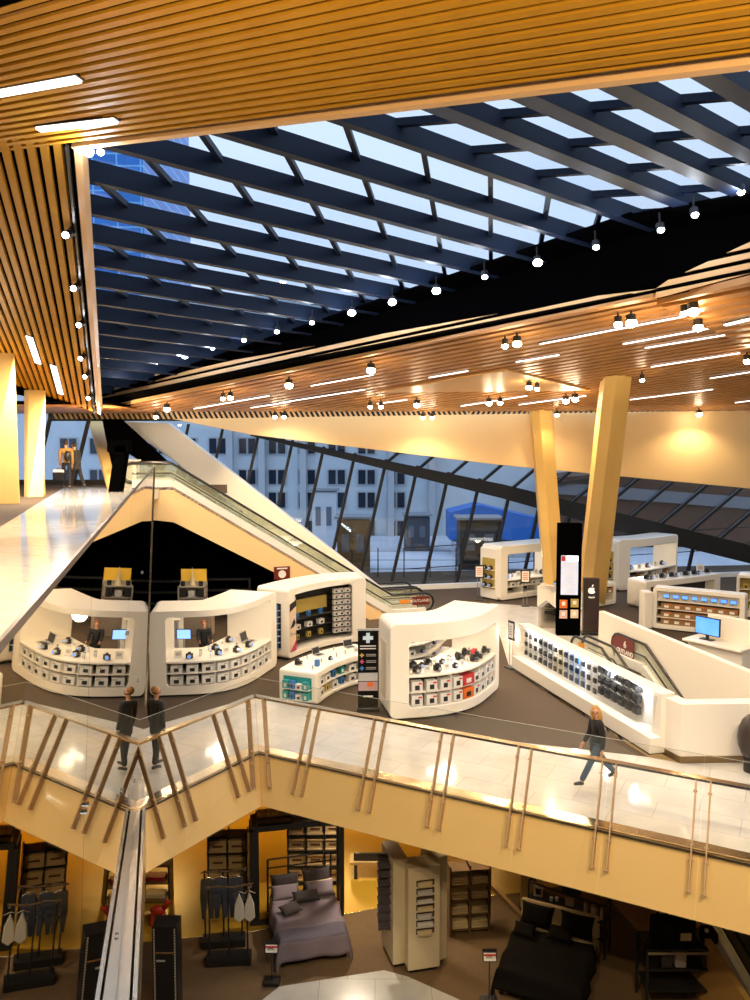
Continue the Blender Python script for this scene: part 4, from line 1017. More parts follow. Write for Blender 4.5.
# ---- K4
t4, k4 = open_kiosk('display_counter', 'large white arched camera counter with rounded corners beside the black banner', [onz(390, 722), onz(440, 718), onz(475, 709), onz(499, 690)], (0, 1), 2.5, 1.35, (.50, .28), (.34, 2.02), 1.16, shelves=(.72,))
G4 = 'products at the large camera counter'
row(['redcarton', 'redcarton', 'redcarton', 'redcarton', 'redbox', 'carton', 'carton'], k4, lin(.52, k4.L - .32, 9), .72, .14, 'on upper shelf of the large camera counter', G4, sc=1.1)
row(['redcarton', 'redcarton', 'redcarton', 'redcarton', 'orangebox', 'redcarton', 'carton'], k4, lin(.52, k4.L - .32, 9), .36, .14, 'on bottom shelf of the large camera counter', G4, sc=1.1)
row(['bigcam', 'card', 'bigcam', 'card', 'camera', 'card', 'phone', 'bigcam'], k4, lin(.6, k4.L - .35, 11), 1.16, .28, 'in the front row on the large camera counter', G4)
row(['bigcam', 'camera', 'bigcam', 'card', 'camera', 'card', 'camera'], k4, lin(.6, k4.L - .5, 11), 1.16, .75, 'in the back row on the large camera counter', G4, jit=.1)
put('redbox', k4.m(k4.L - .75, 1.16, .5), k4.ang(k4.L - .75), 'small red box among the cameras on the large camera counter', G4, sc=.6)
MB().bar(k4.m(.0, 1.2, .35) + k4.tan(0) * -.012, k4.m(.0, 1.2, 1.05) + k4.tan(0) * -.012, .02, 1.5).build('side_panel', mat('pale_side_panel', (.70, .62, .50), .4), t4)
# hanging second shelf seen through K4: curved low counter behind it
# ---- K2 tall shelving
k2 = Curve([onz(289, 661), onz(312, 652), onz(340, 645), onz(366, 643)], (0, 1))
t2 = thing('display_shelf', 'tall white rounded shelving unit with black interior beside the escalator', 'display shelf', tuple(k2.m(k2.L / 2, 0, .6)))
ring_frame(k2, 2.35, 1.3, (.36, .50), (.25, 2.12), r=.12).build('frame', WHITE, t2, bevel=.03)
slab(k2, .36, k2.L - .48, .25, 2.12, .62, .66).build('back_panel', DARKB, t2)
slab(k2, .04, k2.L - .04, 0, .07, .1, 1.2).build('plinth', BLACK, t2)
uA = .36; uB = k2.L - .5
for i in range(8):
    z = .42 + .20 * i
    slab(k2, uB - .62, uB, z - .02, z, .12, .6, k=3).build('shelf', DARKB, t2)
for i in range(3): slab(k2, uA + .2, uB - .65, .45 + i * .36 - .02, .45 + i * .36, .2, .6, k=6).build('shelf', DARKB, t2)
slab(k2, uA + .18, uB - .66, 1.30, 1.74, .5, .55).build('poster', KHAKI, t2)
slab(k2, uA + .1, uA + .19, .3, 2.0, .10, .3, k=1).build('divider', SILV, t2)
slab(k2, .40, uB - .3, 2.12, 2.24, -.01, .0, k=8).build('header_strip', WHITE2, t2)
nP = k2.n(.15); a = k2.m(uA - .30, .3, -.02); dP = k2.tan(.15)
pp = [k2.m(uA - .33, .28, -.015), k2.m(uA + .02, .28, -.015), k2.m(uA + .02, 1.95, -.015), k2.m(uA - .33, 1.85, -.015)]
pst = MB().prism(pp, -nP * .008).build('poster_panel', mat('peach_poster', (.82, .62, .46), .5), t2)
MB().prism([k2.m(uA - .33, 1.6, -.03), k2.m(uA + .02, 1.75, -.03), k2.m(uA + .02, 1.95, -.03), k2.m(uA - .33, 1.85, -.03)], -nP * .006).build('poster_figure', BLK, pst)
MB().prism([k2.m(uA - .33, .28, -.03), k2.m(uA + .02, .28, -.03), k2.m(uA + .02, .62, -.03)], -nP * .006).build('poster_figure', PINK, pst)
MB().prism([k2.m(uA - .31, 1.05, -.03), k2.m(uA - .1, 1.35, -.03), k2.m(uA - .02, 1.2, -.03), k2.m(uA - .12, 1.08, -.03)], -nP * .006).build('poster_figure', BLK, pst)
text_obj('poster_text', 'iPod', .17, BOXG, k2.m(uA - .16, .85, -.035), facing(-nP), pst)
G2 = 'boxes in the tall shelving unit'
names8 = ['bottom', 'second', 'third', 'fourth', 'fifth', 'sixth', 'seventh', 'top']
for i in range(8):
    row(['slimbox'], k2, lin(uB - .60, uB - .02, 3), .42 + .2 * i, .22, f'in the {names8[i]} row right in the tall shelving', G2)
for i in range(3):
    row([['khakibox', 'carton', 'bluebox'][i]], k2, lin(uA + .3, uB - .75, 3), .45 + i * .36, .35, f'on the {["lowest","middle","top"][i]} black shelf of the tall shelving', G2, sc=.8)
# end niche of K2 with coloured boxes (faces left)
E0 = k2.m(0, 0, .30); E1 = k2.m(0, 0, 1.0); nE = -k2.tan(0)
ec = Curve([E1 + nE * .012, (E0 + E1) / 2 + nE * .012, E0 + nE * .012], (-nE.x, -nE.y))
slab(ec, 0, ec.L, .35, 1.85, -.02, .0, k=2).build('niche_back', DARKB, t2)
for i in range(7): slab(ec, 0, ec.L, .38 + .21 * i - .015, .38 + .21 * i, -.16, 0, k=2).build('niche_shelf', SILV, t2)
for i in range(7):
    row(['pinkbox', 'bluebox', 'bluebox'], ec, lin(.04, ec.L - .04, 3), .38 + .21 * i, -.09, f'on {names8[i]} ledge at the left end of the tall shelving', 'coloured boxes at the end of the tall shelving', sc=.8)
# ---- K3 low curved counter
k3 = Curve([onz(317, 706), onz(333, 695), onz(352, 687), onz(378, 681)], (-1, 1))
t3 = thing('display_counter', 'low white curved counter with open shelves left of the black banner', 'display counter', tuple(k3.m(k3.L / 2, 0, .6)))
ring_frame(k3, .90, 1.15, (.25, .2), (.14, .72), r=.08, ri=.06, z0=.03).build('frame', WHITE, t3, bevel=.03)
slab(k3, .2, k3.L - .15, .14, .72, .5, .54).build('back_panel', DARKB, t3)
slab(k3, .2, k3.L - .15, .42, .445, .04, .5).build('shelf', WHITE, t3)
G3 = 'products at the low curved counter'
row(['carton', 'carton', 'bluebox', 'tealbox', 'carton'], k3, lin(.3, k3.L - .3, 6), .445, .16, 'on upper shelf of the low curved counter', G3, sc=.9)
row(['carton', 'khakibox', 'carton', 'bluebox', 'carton'], k3, lin(.3, k3.L - .3, 6), .15, .16, 'on bottom shelf of the low curved counter', G3, sc=.9)
row(['phone', 'bluebox', 'phone', 'camera', 'phone', 'phone', 'card', 'phone'], k3, lin(.12, k3.L - .1, 8), .90, .3, 'in the front row on the low curved counter', G3, sc=.8, jit=.05)
row(['bigcam', 'phone', 'laptop', 'phone', 'laptop'], k3, lin(.3, k3.L - .2, 5), .90, .85, 'in the back row on the low curved counter', G3, sc=.9)
e0_ = k3.m(0, 0, .15); e1b = k3.m(0, 0, 1.0); n3 = -k3.tan(0)
ec3 = Curve([e1b + n3 * .012, (e0_ + e1b) / 2 + n3 * .012, e0_ + n3 * .012], (-n3.x, -n3.y))
slab(ec3, 0, ec3.L, .15, .74, -.01, .0, k=2).build('niche_back', TEAL, t3)
for z in (.15, .44): slab(ec3, 0, ec3.L, z - .015, z, -.17, 0, k=2).build('niche_shelf', WHITE, t3)
row(['tealbox', 'bluebox', 'slimbox', 'tealbox'], ec3, lin(.02, ec3.L - .02, 4), .44, -.09, 'on upper ledge at the near end of the low counter', G3, sc=.95)
row(['tealbox', 'bluebox', 'slimbox', 'tealbox'], ec3, lin(.02, ec3.L - .02, 4), .15, -.09, 'on lower ledge at the near end of the low counter', G3, sc=.95)
# curved shelf bench seen through the opening of K4
kb = Curve([onz(405, 680), onz(432, 673), onz(450, 655)], (-1, 1))
tb = thing('display_counter', 'cream curved bench with two tilted shelves seen through the large camera counter', 'display counter', tuple(kb.m(kb.L / 2, 0, .4)))
slab(kb, 0, kb.L, .0, .28, .0, .9).build('base', WHITE, tb, bevel=.03)
slab(kb, 0, kb.L, .28, 1.15, .80, .9).build('back', DARKB, tb)
for z in (.62, 1.0): slab(kb, 0, kb.L, z - .04, z, .05, .85).build('shelf', WHITE, tb)
for i, z in enumerate((.28, .62, 1.0)): row(['carton', 'camera'], kb, lin(.1, kb.L - .1, 5), z, .3, f'on the {["lowest","middle","top"][i]} board of the cream curved bench', 'products on the cream curved bench', sc=.8)
# low counter top glimpsed behind K4 at the escalator foot
# ---- banner
bp = onz(368, 711); bn = thing('banner_stand', 'black upright banner with blue and white cross beside the large camera counter', 'banner', tuple(bp))
rb = facing((0.05, -1, 0)); bx = rb @ V((1, 0, 0)); bnn = rb @ V((0, 0, 1))
def bpt(x, z, o=0): return bp + bx * x + UP * z + bnn * o
MB().box(bpt(0, .06), (.60, .24, .12), rz=math.atan2(bx.y, bx.x)).build('base', BLK, bn, bevel=.02)
MB().box(bpt(0, 1.14), (.53, .02, 2.04), rz=math.atan2(bx.y, bx.x)).build('banner_panel', mat('black_banner', (.006, .006, .007), .9, spec=.1), bn)
MB().box(bpt(0, 2.18), (.58, .05, .05), rz=math.atan2(bx.y, bx.x)).build('top_bar', SILV, bn)
CYAN = mat('pale_blue_print', (.35, .60, .85), .5, col2=(.75, .85, .95), scale=3)
def cross(x, z, s, m, nm_):
    mb = MB().box(bpt(x, z, .014), (s, .006, s * .36), rz=math.atan2(bx.y, bx.x)).box(bpt(x, z, .016), (s * .36, .006, s), rz=math.atan2(bx.y, bx.x)); mb.build(nm_, m, bn)
cross(0, 1.96, .27, CYAN, 'cross_emblem')
for z, m in ((1.50, KHAKI), (1.33, PINK), (1.15, BLUP)): cross(-.16, z, .11, m, 'small_emblem')
rz_ = math.atan2(bx.y, bx.x)
for z in (1.745, 1.675): MB().box(bpt(0, z, .014), (.42, .005, .030), rz=rz_).build('print_line', BOXW, bn)
for z in (1.52, 1.48, 1.35, 1.31, 1.17, 1.13): MB().box(bpt(.08, z, .014), (.26, .005, .016), rz=rz_).build('print_line', BOXG, bn)
MB().box(bpt(0, .92, .014), (.51, .005, .22), rz=rz_).build('print_photo', SILV, bn)
MB().box(bpt(0, .67, .014), (.51, .005, .24), rz=rz_).build('print_photo', mat('pinkish_photo', (.5, .35, .36), .5), bn)
MB().box(bpt(.06, .72, .018), (.16, .005, .12), rz=rz_).build('print_photo', ORP, bn)
MB().box(bpt(0, .40, .014), (.26, .005, .04), rz=rz_).build('print_line', BOXW, bn)

# ---- long glass showcase
run = (d_ - e_).length
sc_ = thing('glass_showcase', 'long low white showcase with glass front running along the escalator pit', 'showcase', tuple((d_ + e_) / 2))
sang = math.atan2(sd.y, sd.x)
def sp(s, z, t): return e_ + sd * s + sn * t + UP * z
def sbox(s0, s1, z0, z1, t0, t1): return MB().prism([sp(s0, z0, t0), sp(s1, z0, t0), sp(s1, z0, t1), sp(s0, z0, t1)], (0, 0, z1 - z0))
sbox(0, run, .06, .42, .05, .62).build('base', WHITE, sc_, bevel=.01)
sbox(.1, run - .1, .0, .06, .10, .6).build('plinth', BLACK, sc_)
sbox(.0, run, .42, 1.40, .55, .62).build('back_panel', WHITE2, sc_)
sbox(-.03, run, 1.36, 1.42, .30, .66).build('top_cap', WHITE, sc_, bevel=.01)
sbox(run - .30, run, .42, 1.36, .30, .55).build('end_panel', WHITE, sc_)
nP_ = 4
for i in range(nP_):
    a, b = run * i / nP_ + .01, run * (i + 1) / nP_ - .01
    MB().prism([sp(a, .42, .07), sp(b, .42, .07), sp(b, 1.36, .22), sp(a, 1.36, .22)], -sn * .01).build('glass_panel', GLASS, sc_)
MB().prism([sp(.02, .42, .07), sp(.02, .42, .55), sp(.02, 1.36, .55), sp(.02, 1.36, .22)], sd * .01).build('glass_end', GLASS, sc_)
lb = sbox(.1, run - .35, 1.33, 1.355, .36, .5); lb.build('light_strip', LSTR, sc_)
for f in (.12, .3, .5, .7, .88): lamp('POINT', sp(run * f, 1.25, .26), 14, (0.85, .93, 1.0), size=.08, parent=sc_)
for r_, z in enumerate((1.30, 1.02, .74)):
    N = 20; cnt = {}
    for i in range(N):
        s = .35 + (run - 1.1) * i / N; f = i / N
        k = 'blackpack' if .14 < f < .30 else ('bluepack' if .38 < f < .56 else ('whitepack' if f < .14 or .56 <= f < .66 else ('greenpack' if f < .38 else ('bigcam' if f > .9 else 'bag'))))
        if k == 'bigcam': k = 'bag'
        w = KN[k][1]; c = cnt.get(w, 0); cnt[w] = c + 1
        put(k, sp(s, z + (.0 if k != 'bag' else .10), .40), sang + math.pi if (V((math.cos(sang), math.sin(sang), 0)).cross(UP)).dot(-sn) < 0 else sang,
            f'{w} in the {["upper","middle","lower"][r_]} row of the long glass showcase, {ORD[c]} from far end', 'accessories hanging in the long glass showcase', sc=1.15 if k != 'bag' else .9)
# ---- sign holders
def sign_stand(label, base, w, h, zc, rotz=0.0, pic=BOXG, z0=0.0):
    b = V(base); t = thing('sign_stand', label, 'sign stand', tuple(b), rz=0)
    MB().box(b + UP * .015, (.34, .26, .03), rz=rotz).build('base', BLK, t)
    c, s_ = math.cos(rotz), math.sin(rotz)
    for k in (-.08, .08): MB().cyl(b + V((k * c, k * s_, .03)), b + V((k * c, k * s_, zc)), .012, 6).build('pole', STEEL, t)
    MB().box(b + V((0, 0, zc + h / 2)), (w, .03, h), rz=rotz).build('frame', BLK, t)
    MB().box(b + V((.018 * s_, -.018 * c, zc + h / 2)), (w * .76, .01, h * .78), rz=rotz).build('sheet', WHITE2, t)
    for j in range(4): MB().box(b + V((.026 * s_, -.026 * c, zc + h * (.72 - .14 * j))), (w * .5, .006, h * .05), rz=rotz).build('print_line', pic, t)
    return t
sign_stand('framed notice stand at the far end of the long showcase', onz(511, 668), .30, .60, .90, rotz=-1.1)
sign_stand('framed notice stand in front of the left white kiosk far back', onz(525, 606), .42, .60, 1.0, pic=ORP)
sign_stand('framed notice stand before the window, left of the far kiosk', onz(479, 600), .42, .60, 1.0, pic=ORP)
# ---- info tower and the logo pillar
ip = onz(569, 636); it = thing('information_tower', 'tall black information tower with lit directory between the golden columns', 'information tower', tuple(ip))
H_ = 4.15
ri = facing((-.08, -1, 0)); ix = ri @ V((1, 0, 0)); inn = ri @ V((0, 0, 1)); ia = math.atan2(ix.y, ix.x)
def ipt(x, z, o=0): return ip + ix * x + UP * z + inn * o + V((0, .2, 0))
MB().box(ipt(0, H_ / 2), (.86, .34, H_), rz=ia).build('body', WALLB, it, bevel=.01)
DIR = mat('lit_directory', (.5, .5, .55), .4, emit=(.42, .47, .58), es=.9, col2=(.3, .3, .4), scale=5)
MB().box(ipt(.0, 2.25, .175), (.62, .012, 1.45), rz=ia).build('directory_panel', DIR, it)
MB().box(ipt(.09, 2.86, .185), (.40, .008, .18), rz=ia).build('header_panel', LSTR, it)
MB().box(ipt(-.23, 2.86, .185), (.14, .008, .18), rz=ia).build('red_header', REDP, it)
for j in range(9): MB().box(ipt(-.02 + .02 * (j % 2), 2.66 - .13 * j, .185), (.44 - .06 * (j % 3), .006, .035), rz=ia).build('directory_line', WHITE2, it)
for j, (x, z, m) in enumerate(((-.2, 1.18, ORP), (.2, 1.22, KHAKI), (-.2, .80, mat('pink_poster', (.75, .5, .45), .5)), (.2, .82, mat('pale_poster', (.75, .62, .45), .5)))):
    MB().box(ipt(x, z, .178), (.28, .01, .31), rz=ia).build('small_poster', m, it)
    MB().box(ipt(x, z + .02, .186), (.13, .006, .14), rz=ia).build('poster_picture', WHITE2, it)
ap = onz(592, 636); ag = thing('logo_pillar', 'dark brown pillar sign with white apple emblem beside the information tower', 'pillar sign', tuple(ap))
DBR = mat('dark_brown_sign', (.035, .02, .018), .4)
def apt(x, z, o=0): return ap + ix * x + UP * z + inn * o + V((0, .25, 0))
MB().box(apt(0, 1.06), (.56, .26, 2.1), rz=ia).build('body', DBR, ag, bevel=.01)
MB().box(apt(0, .05), (.66, .4, .10), rz=ia).build('base', BLK, ag)
EM = mat('white_emblem', (.95, .93, .88), .4, emit=(1, .95, .85), es=.5)
def blob(pts, o, nm_, par):
    MB().prism([apt(x, z, o) for x, z in pts], inn * .01).build(nm_, EM, par)
ap_out = []
for a in range(0, 360, 10):
    th = math.radians(a); rr = .125 * (1 + .06 * math.cos(2 * th)) ; x = rr * math.cos(th) * 1.0; z = rr * math.sin(th) * 1.02
    if 60 < a < 120: z -= .022 * (1 - abs(a - 90) / 30)
    if 240 < a < 300: z += .014 * (1 - abs(a - 270) / 30)
    if a in (0, 10, 20, 30, 350): x -= .055 * (1 - abs(((a + 180) % 360 - 180) - 10) / 30)
    ap_out.append((x, 1.66 + z))
blob(ap_out, .135, 'fruit_emblem', ag)
leaf = [(.0, 1.80), (.005, 1.84), (.03, 1.875), (.06, 1.885), (.058, 1.85), (.03, 1.81)]
blob(leaf, .135, 'emblem_leaf', ag)
text_obj('pillar_text', 'Apple', .10, EM, apt(0, 1.42, .14), ri, ag)
# ---- steel bin
wp = onz(548, 628); wb = thing('waste_bin', 'brushed metal bin with slanted lid left of the information tower', 'bin', tuple(wp))
MB().box(wp + V((0, .2, .38)), (.58, .42, .76)).build('body', STEEL, wb, bevel=.01)
MB().prism([wp + V((-.30, -.02, .76)), wp + V((.30, -.02, .76)), wp + V((.0, -.02, 1.0))], (0, .44, 0)).build('lid', STEEL, wb, bevel=.005)
MB().box(wp + V((0, -.02, .62)), (.3, .02, .12)).build('opening', BLK, wb)

# ---- far kiosks
t5, k5 = open_kiosk('display_kiosk', 'far white arched kiosk left of the golden columns', [onz(500, 602), onz(522, 599), onz(558, 594)], (0, 1), 2.5, 1.3, (.45, .3), (.3, 2.1), .95, cat='display kiosk', shelves=(.62,))
row(['camera', 'phone', 'card'], k5, lin(.6, k5.L - .4, 7), .95, .5, 'on counter of the far kiosk left of the columns', 'products in the far left kiosk', sc=1.5)
row(['carton'], k5, lin(.6, k5.L - .4, 6), .62, .15, 'on shelf of the far kiosk left of the columns', 'products in the far left kiosk', sc=.9)
t6, k6 = open_kiosk('display_kiosk', 'far white arched kiosk right of the golden columns', [onz(618, 592), onz(648, 589), onz(677, 583)], (0, 1), 2.5, 1.3, (.7, .15), (.3, 2.1), .95, cat='display kiosk', shelves=(.62,))
row(['camera', 'card'], k6, lin(.8, k6.L - .3, 5), .95, .5, 'on counter of the far kiosk right of the columns', 'products in the far right kiosk', sc=1.5)
row(['browncarton', 'carton'], k6, lin(.9, k6.L - .3, 3), .62, .15, 'on shelf of the far kiosk right of the columns', 'products in the far right kiosk', sc=.8)
for cvk, tk, nm_, gg in ((k5, t5, 'left', 'products in the far left kiosk'), (k6, t6, 'right', 'products in the far right kiosk')):
    A0 = cvk.m(0, 0, 1.05); A1 = cvk.m(0, 0, .2); ne = -cvk.tan(0)
    A0 += V((-.22, .1, 0)); A1 += V((-.02, 0, 0)); ecx = Curve([A0, (A0 + A1) / 2, A1], (.2, 1))
    slab(ecx, 0, ecx.L, .06, 2.35, -.0, .3, k=2).build('side_unit', WHITE, tk, bevel=.03)
    slab(ecx, .15, ecx.L - .12, .5, 1.9, -.012, .0, k=2).build('side_niche', KHAKI, tk)
    for z in (.62, 1.0, 1.4): slab(ecx, .15, ecx.L - .12, z - .02, z, -.15, 0, k=2).build('side_shelf', WHITE, tk)
    for j, z in enumerate((.62, 1.0, 1.4)): row(['camera'], ecx, lin(.2, ecx.L - .15, 2), z, -.08, f'on {["lowest","middle","top"][j]} side ledge of the far {nm_} kiosk', gg, sc=1.3)
# low counter behind the columns
kc = Curve([onz(537, 608), onz(575, 611), onz(616, 604)], (0, 1))
tcn = thing('display_counter', 'low cream counter behind the feet of the golden columns', 'display counter', tuple(kc.m(kc.L / 2, 0, .5)))
ring_frame(kc, 1.0, 1.1, (2.2, .15), (.2, .82), r=.1, ri=.06, z0=.03).build('frame', WHITE, tcn, bevel=.03)
slab(kc, 2.1, kc.L - .1, .2, .82, .5, .54).build('back_panel', DARKB, tcn); slab(kc, 2.1, kc.L - .1, .5, .52, .05, .5).build('shelf', WHITE, tcn)
row(['browncarton', 'carton'], kc, lin(kc.L - 1.2, kc.L - .2, 3), .52, .18, 'on upper shelf behind the right golden column', 'products on the low cream counter')
row(['phone', 'camera', 'card'], kc, lin(.2, 1.8, 5), 1.0, .4, 'on the low cream counter left of the golden columns', 'products on the low cream counter', sc=1.3)
# K7 camera counter behind K8
k7 = Curve([onz(645, 610), onz(680, 606), onz(720, 600)], (0, 1))
t7 = thing('display_counter', 'cream curved counter with a row of cameras behind the tablet shelf', 'display counter', tuple(k7.m(k7.L / 2, 0, .5)))
ring_frame(k7, 1.22, 1.1, (.3, .4), (.4, .95), r=.12, ri=.06, z0=.03).build('frame', WHITE, t7, bevel=.03)
slab(k7, .25, k7.L - .35, .4, .95, .5, .54).build('back_panel', DARKB, t7)
row(['bigcam', 'camera', 'card', 'bigcam', 'phone'], k7, lin(.25, k7.L - .3, 14), 1.22, .4, 'on counter behind the tablet shelf', 'cameras on the counter behind the tablet shelf', sc=1.1)
put('card', k7.m(k7.L - .5, 1.22, .7), 0, 'large white box at the right end of the counter behind the tablets', 'cameras on the counter behind the tablet shelf', sc=2.2)
# K8 shelf with tablets
k8 = Curve([onz(652, 629), onz(697, 634), onz(744, 640)], (0, 1))
t8 = thing('display_shelf', 'cream shelving with a row of blue screened tablets and three rows of cartons', 'display shelf', tuple(k8.m(k8.L / 2, 0, .3)))
ring_frame(k8, 1.62, .6, (.15, .18), (.22, 1.48), r=.10, ri=.05, z0=.05).build('frame', WHITE, t8, bevel=.02)
slab(k8, .1, k8.L - .1, .2, 1.5, .45, .5).build('back_panel', DARKB, t8)
slab(k8, .1, k8.L - .1, 1.14, 1.5, .28, .45).build('tablet_rail', WHITE, t8)
for z in (.5, .82, 1.14): slab(k8, .1, k8.L - .1, z - .025, z, .02, .45).build('shelf', WHITE, t8)
row(['tablet'], k8, lin(.3, k8.L - .25, 8), 1.2, .15, 'in the top row of the tablet shelf', 'goods on the tablet shelf', sc=1.1)
for j, z in enumerate((.23, .5, .82)): row(['browncarton'], k8, lin(.3, k8.L - .25, 7), z, .2, f'in the {["bottom","middle","upper"][j]} carton row of the tablet shelf', 'goods on the tablet shelf', sc=.95)
sl_ = thing('display_rack', 'narrow cream rack of small packs at the left end of the tablet shelf', 'display rack', tuple(k8.m(-.25, 0, .3)))
MB().box(k8.m(-.24, .75, .35), (.36, .5, 1.4), rz=.1).build('body', WHITE, sl_, bevel=.05)
for z in (.5, .8, 1.1): MB().box(k8.m(-.24, z, .02), (.34, .22, .03), rz=.1).build('ledge', WHITE2, sl_)
for j, z in enumerate((.515, .815, 1.115)):
    for i in range(2): put('slimbox', k8.m(-.33 + .18 * i, z, .0), .1, f'{["left","right"][i]} small white box on {["lowest","middle","top"][j]} ledge of the narrow rack', 'boxes on the narrow rack', sc=.85)
# K9 desk with television
q0 = onz(686, 666); dk = thing('display_desk', 'cream low desk with tall back panel in front of the tablet shelf', 'display desk', (q0.x + .6, 23.6, 0))
ku = Curve([at(690, 640, 25.2) * 1, at(720, 640, 24.4), at(750, 640, 23.6)], (0, 1))
slab(ku, 0, ku.L, .68, .76, -.5, .55, k=4).build('desk_top', WHITE, dk, bevel=.02)
slab(ku, .1, ku.L - .05, 0, .68, -.3, .5, k=4).build('desk_body', WHITE, dk)
slab(ku, .3, ku.L + .02, .7, 1.5, .5, .62, k=4).build('back_panel', WHITE, dk, bevel=.04)
tv = thing('television', 'flat television showing a blue picture on the cream desk', 'television', tuple(ku.m(.55, .76, .0)))
c = ku.m(.62, 1.2, -.05); ta = ku.ang(.6) - .05
MB().box(c, (.86, .06, .58), rz=ta).build('bezel', BLK, tv, bevel=.01)
TVM = mat('blue_tv_picture', (.02, .1, .6), .3, emit=(.06, .26, 1.0), es=1.3, col2=(.2, .4, .9), scale=2)
MB().box(c + V((math.sin(ta), -math.cos(ta), 0)) * .034, (.80, .01, .52), rz=ta).build('screen', TVM, tv)
MB().box(c + V((0, 0, -.35)), (.10, .06, .16), rz=ta).box(c + V((0, 0, -.425)), (.42, .24, .025), rz=ta).build('stand', BLK, tv)
# K10 yellow unit at the right edge
kx = Curve([at(736, 600, 31.5), at(752, 600, 31.2), at(780, 600, 30.5)], (0, 1))
tx = thing('display_shelf', 'yellowish cream unit cut by the right edge of the picture', 'display shelf', tuple(kx.m(.5, 0, .3)))
ring_frame(kx, 1.75, .8, (.12, .12), (.3, 1.6), r=.14, ri=.06, z0=.03).build('frame', WHITE, tx, bevel=.03)
slab(kx, .1, kx.L - .1, .3, 1.6, .5, .54).build('back_panel', KHAKI, tx)
for z in (.7, 1.15): slab(kx, .1, kx.L - .1, z - .025, z, .02, .5).build('shelf', WHITE, tx)
for j, z in enumerate((.31, .7, 1.15)): row(['bag' if j == 9 else 'khakibox', 'carton'], kx, lin(.2, kx.L - .3, 4), z, .2, f'on the {["lowest","middle","top"][j]} board of the right edge unit', 'goods in the right edge unit')
bk = thing('display_bin', 'low yellow bin of goods behind the television desk', 'bin', tuple(onz(756, 655)))
MB().box(onz(757, 652) + V((0, 0, .35)), (.9, .7, .7)).build('body', mat('yellow_plastic', (.85, .5, .03), .5), bk, bevel=.04)
MB().box(onz(757, 652) + V((0, 0, .73)), (.94, .74, .05)).build('rim', mat('yellow_plastic2', (.75, .42, .02), .5), bk)
# purse-dark round thing at the right edge (leather seat end)
sp_ = V((8.07, 16.52, 0)); st_ = thing('round_stool', 'dark round upholstered seat cut by the right edge beside the parapet', 'stool', tuple(sp_))
MB().ball(sp_ + V((0.02, -.2, .75)), .30, 16, (1, 1, 1.7)).build('cushion', mat('dark_leather', (.03, .02, .018), .4), st_, smooth=True)
MB().cyl(sp_ + V((0.02, -.2, 0)), sp_ + V((.02, -.2, .3)), .16).build('foot', BLK, st_)

# ---- dark shop: yellow display stand and low shelves
def yellow_display(px, py, D, label):
    b = at(px, py, D); b.z = 0.0; t = thing('product_display', label, 'display stand', tuple(b))
    YE = mat('yellow_board', (.90, .55, .06), .5); GM = mat('grey_metal_rack', (.35, .31, .26), .5)
    MB().box(b + V((0, .25, 2.0)), (.98, .04, .48)).build('header_board', YE, t)
    MB().box(b + V((0, .2, .9)), (1.05, .06, 1.76)).build('rack_back', GM, t)
    for z in (.25, .75, 1.2, 1.62): MB().box(b + V((0, 0, z)), (1.05, .42, .04)).build('rack_shelf', GM, t)
    for x in (-.5, .5): MB().box(b + V((x, 0, .82)), (.05, .42, 1.62)).build('rack_side', GM, t)
    MB().tube([b + V((0, 0, 1.64)), b + V((0, 0, 1.95)), b + V((0, 0, 2.35))], [.14, .06, .004], 8).build('cone', mat('pale_cone', (.6, .5, .3), .5), t)
    for x in (-.34, .34): MB().box(b + V((x, -.12, 1.42)), (.24, .25, .34)).box(b + V((x, -.1, 1.74)), (.16, .1, .2)).build('black_speaker', BLK, t, bevel=.03)
    MB().box(b + V((0, -.1, 1.35)), (.24, .25, .24)).build('white_device', BOXG, t)
    lamp('SPOT', b + V((0, -1.6, 4.2)), 60, NEUT, target=b + V((0, .2, 1.8)), size=.08, spot=45, parent=t)
    return t
yellow_display(193, 610, 29.5, 'grey product rack with yellow header board in the dark shop')
def shop_shelf(x, y, rz, label, w=2.0, n=5):
    t = thing('shop_shelf', label, 'shelf', (x, y, 0), rz)
    R = Matrix.Rotation(rz, 3, 'Z'); b = V((x, y, 0))
    DS = mat('dark_shop_metal', (.03, .028, .025), .5)
    for sx in (-w / 2, w / 2): MB().box((sx, 0, .8), (.05, .4, 1.6)).build('side', DS, t, local=True)
    for k in range(4): MB().box((0, 0, .2 + .45 * k), (w, .4, .03)).build('board', DS, t, local=True)
    return t
for i, (px, D) in enumerate(((225, 31.5), (165, 31.0))):
    p = at(px, 570, D); shop_shelf(p.x, p.y, 0.05, ['dark metal shelf in the black shop right of the yellow display', 'dark metal shelf in the black shop left of the yellow display'][i])
# white service desk with blue screen seen through K1
sdk = onz(185, 665); sdt = thing('service_desk', 'white service desk with grey front seen through the assistant counter', 'desk', (-6.4, 26.0, 0))
c = at(150, 640, 26); MB().box((-7.7, 26.2, .55), (2.2, .7, 1.1)).build('desk_body', WHITE2, sdt, bevel=.03)
MB().box((-7.7, 26.2, 1.12), (2.3, .8, .05)).build('desk_top', WHITE, sdt)
c = at(184, 634, 25.6); mo = thing('computer_monitor', 'computer monitor with pale blue screen seen through the assistant counter', 'monitor', (c.x, c.y, c.z - .25))
MB().box(c, (.48, .05, .34)).build('bezel', BLK, mo); MB().box(c + V((0, -.03, 0)), (.44, .01, .30)).build('screen', mat('pale_blue_screen', (.2, .4, .8), .3, emit=(.30, .55, 1.0), es=1.2), mo)
MB().cyl(c - UP * .17, V((c.x, c.y, 0)), .03).cyl(V((c.x, c.y, .03)), V((c.x, c.y, 0)), .18).build('stand', SILV, mo)
c = at(197, 614, 28.5); pb = thing('panel_board', 'beige panel unit behind the assistant under the yellow display', 'cabinet', (c.x, c.y, 0))
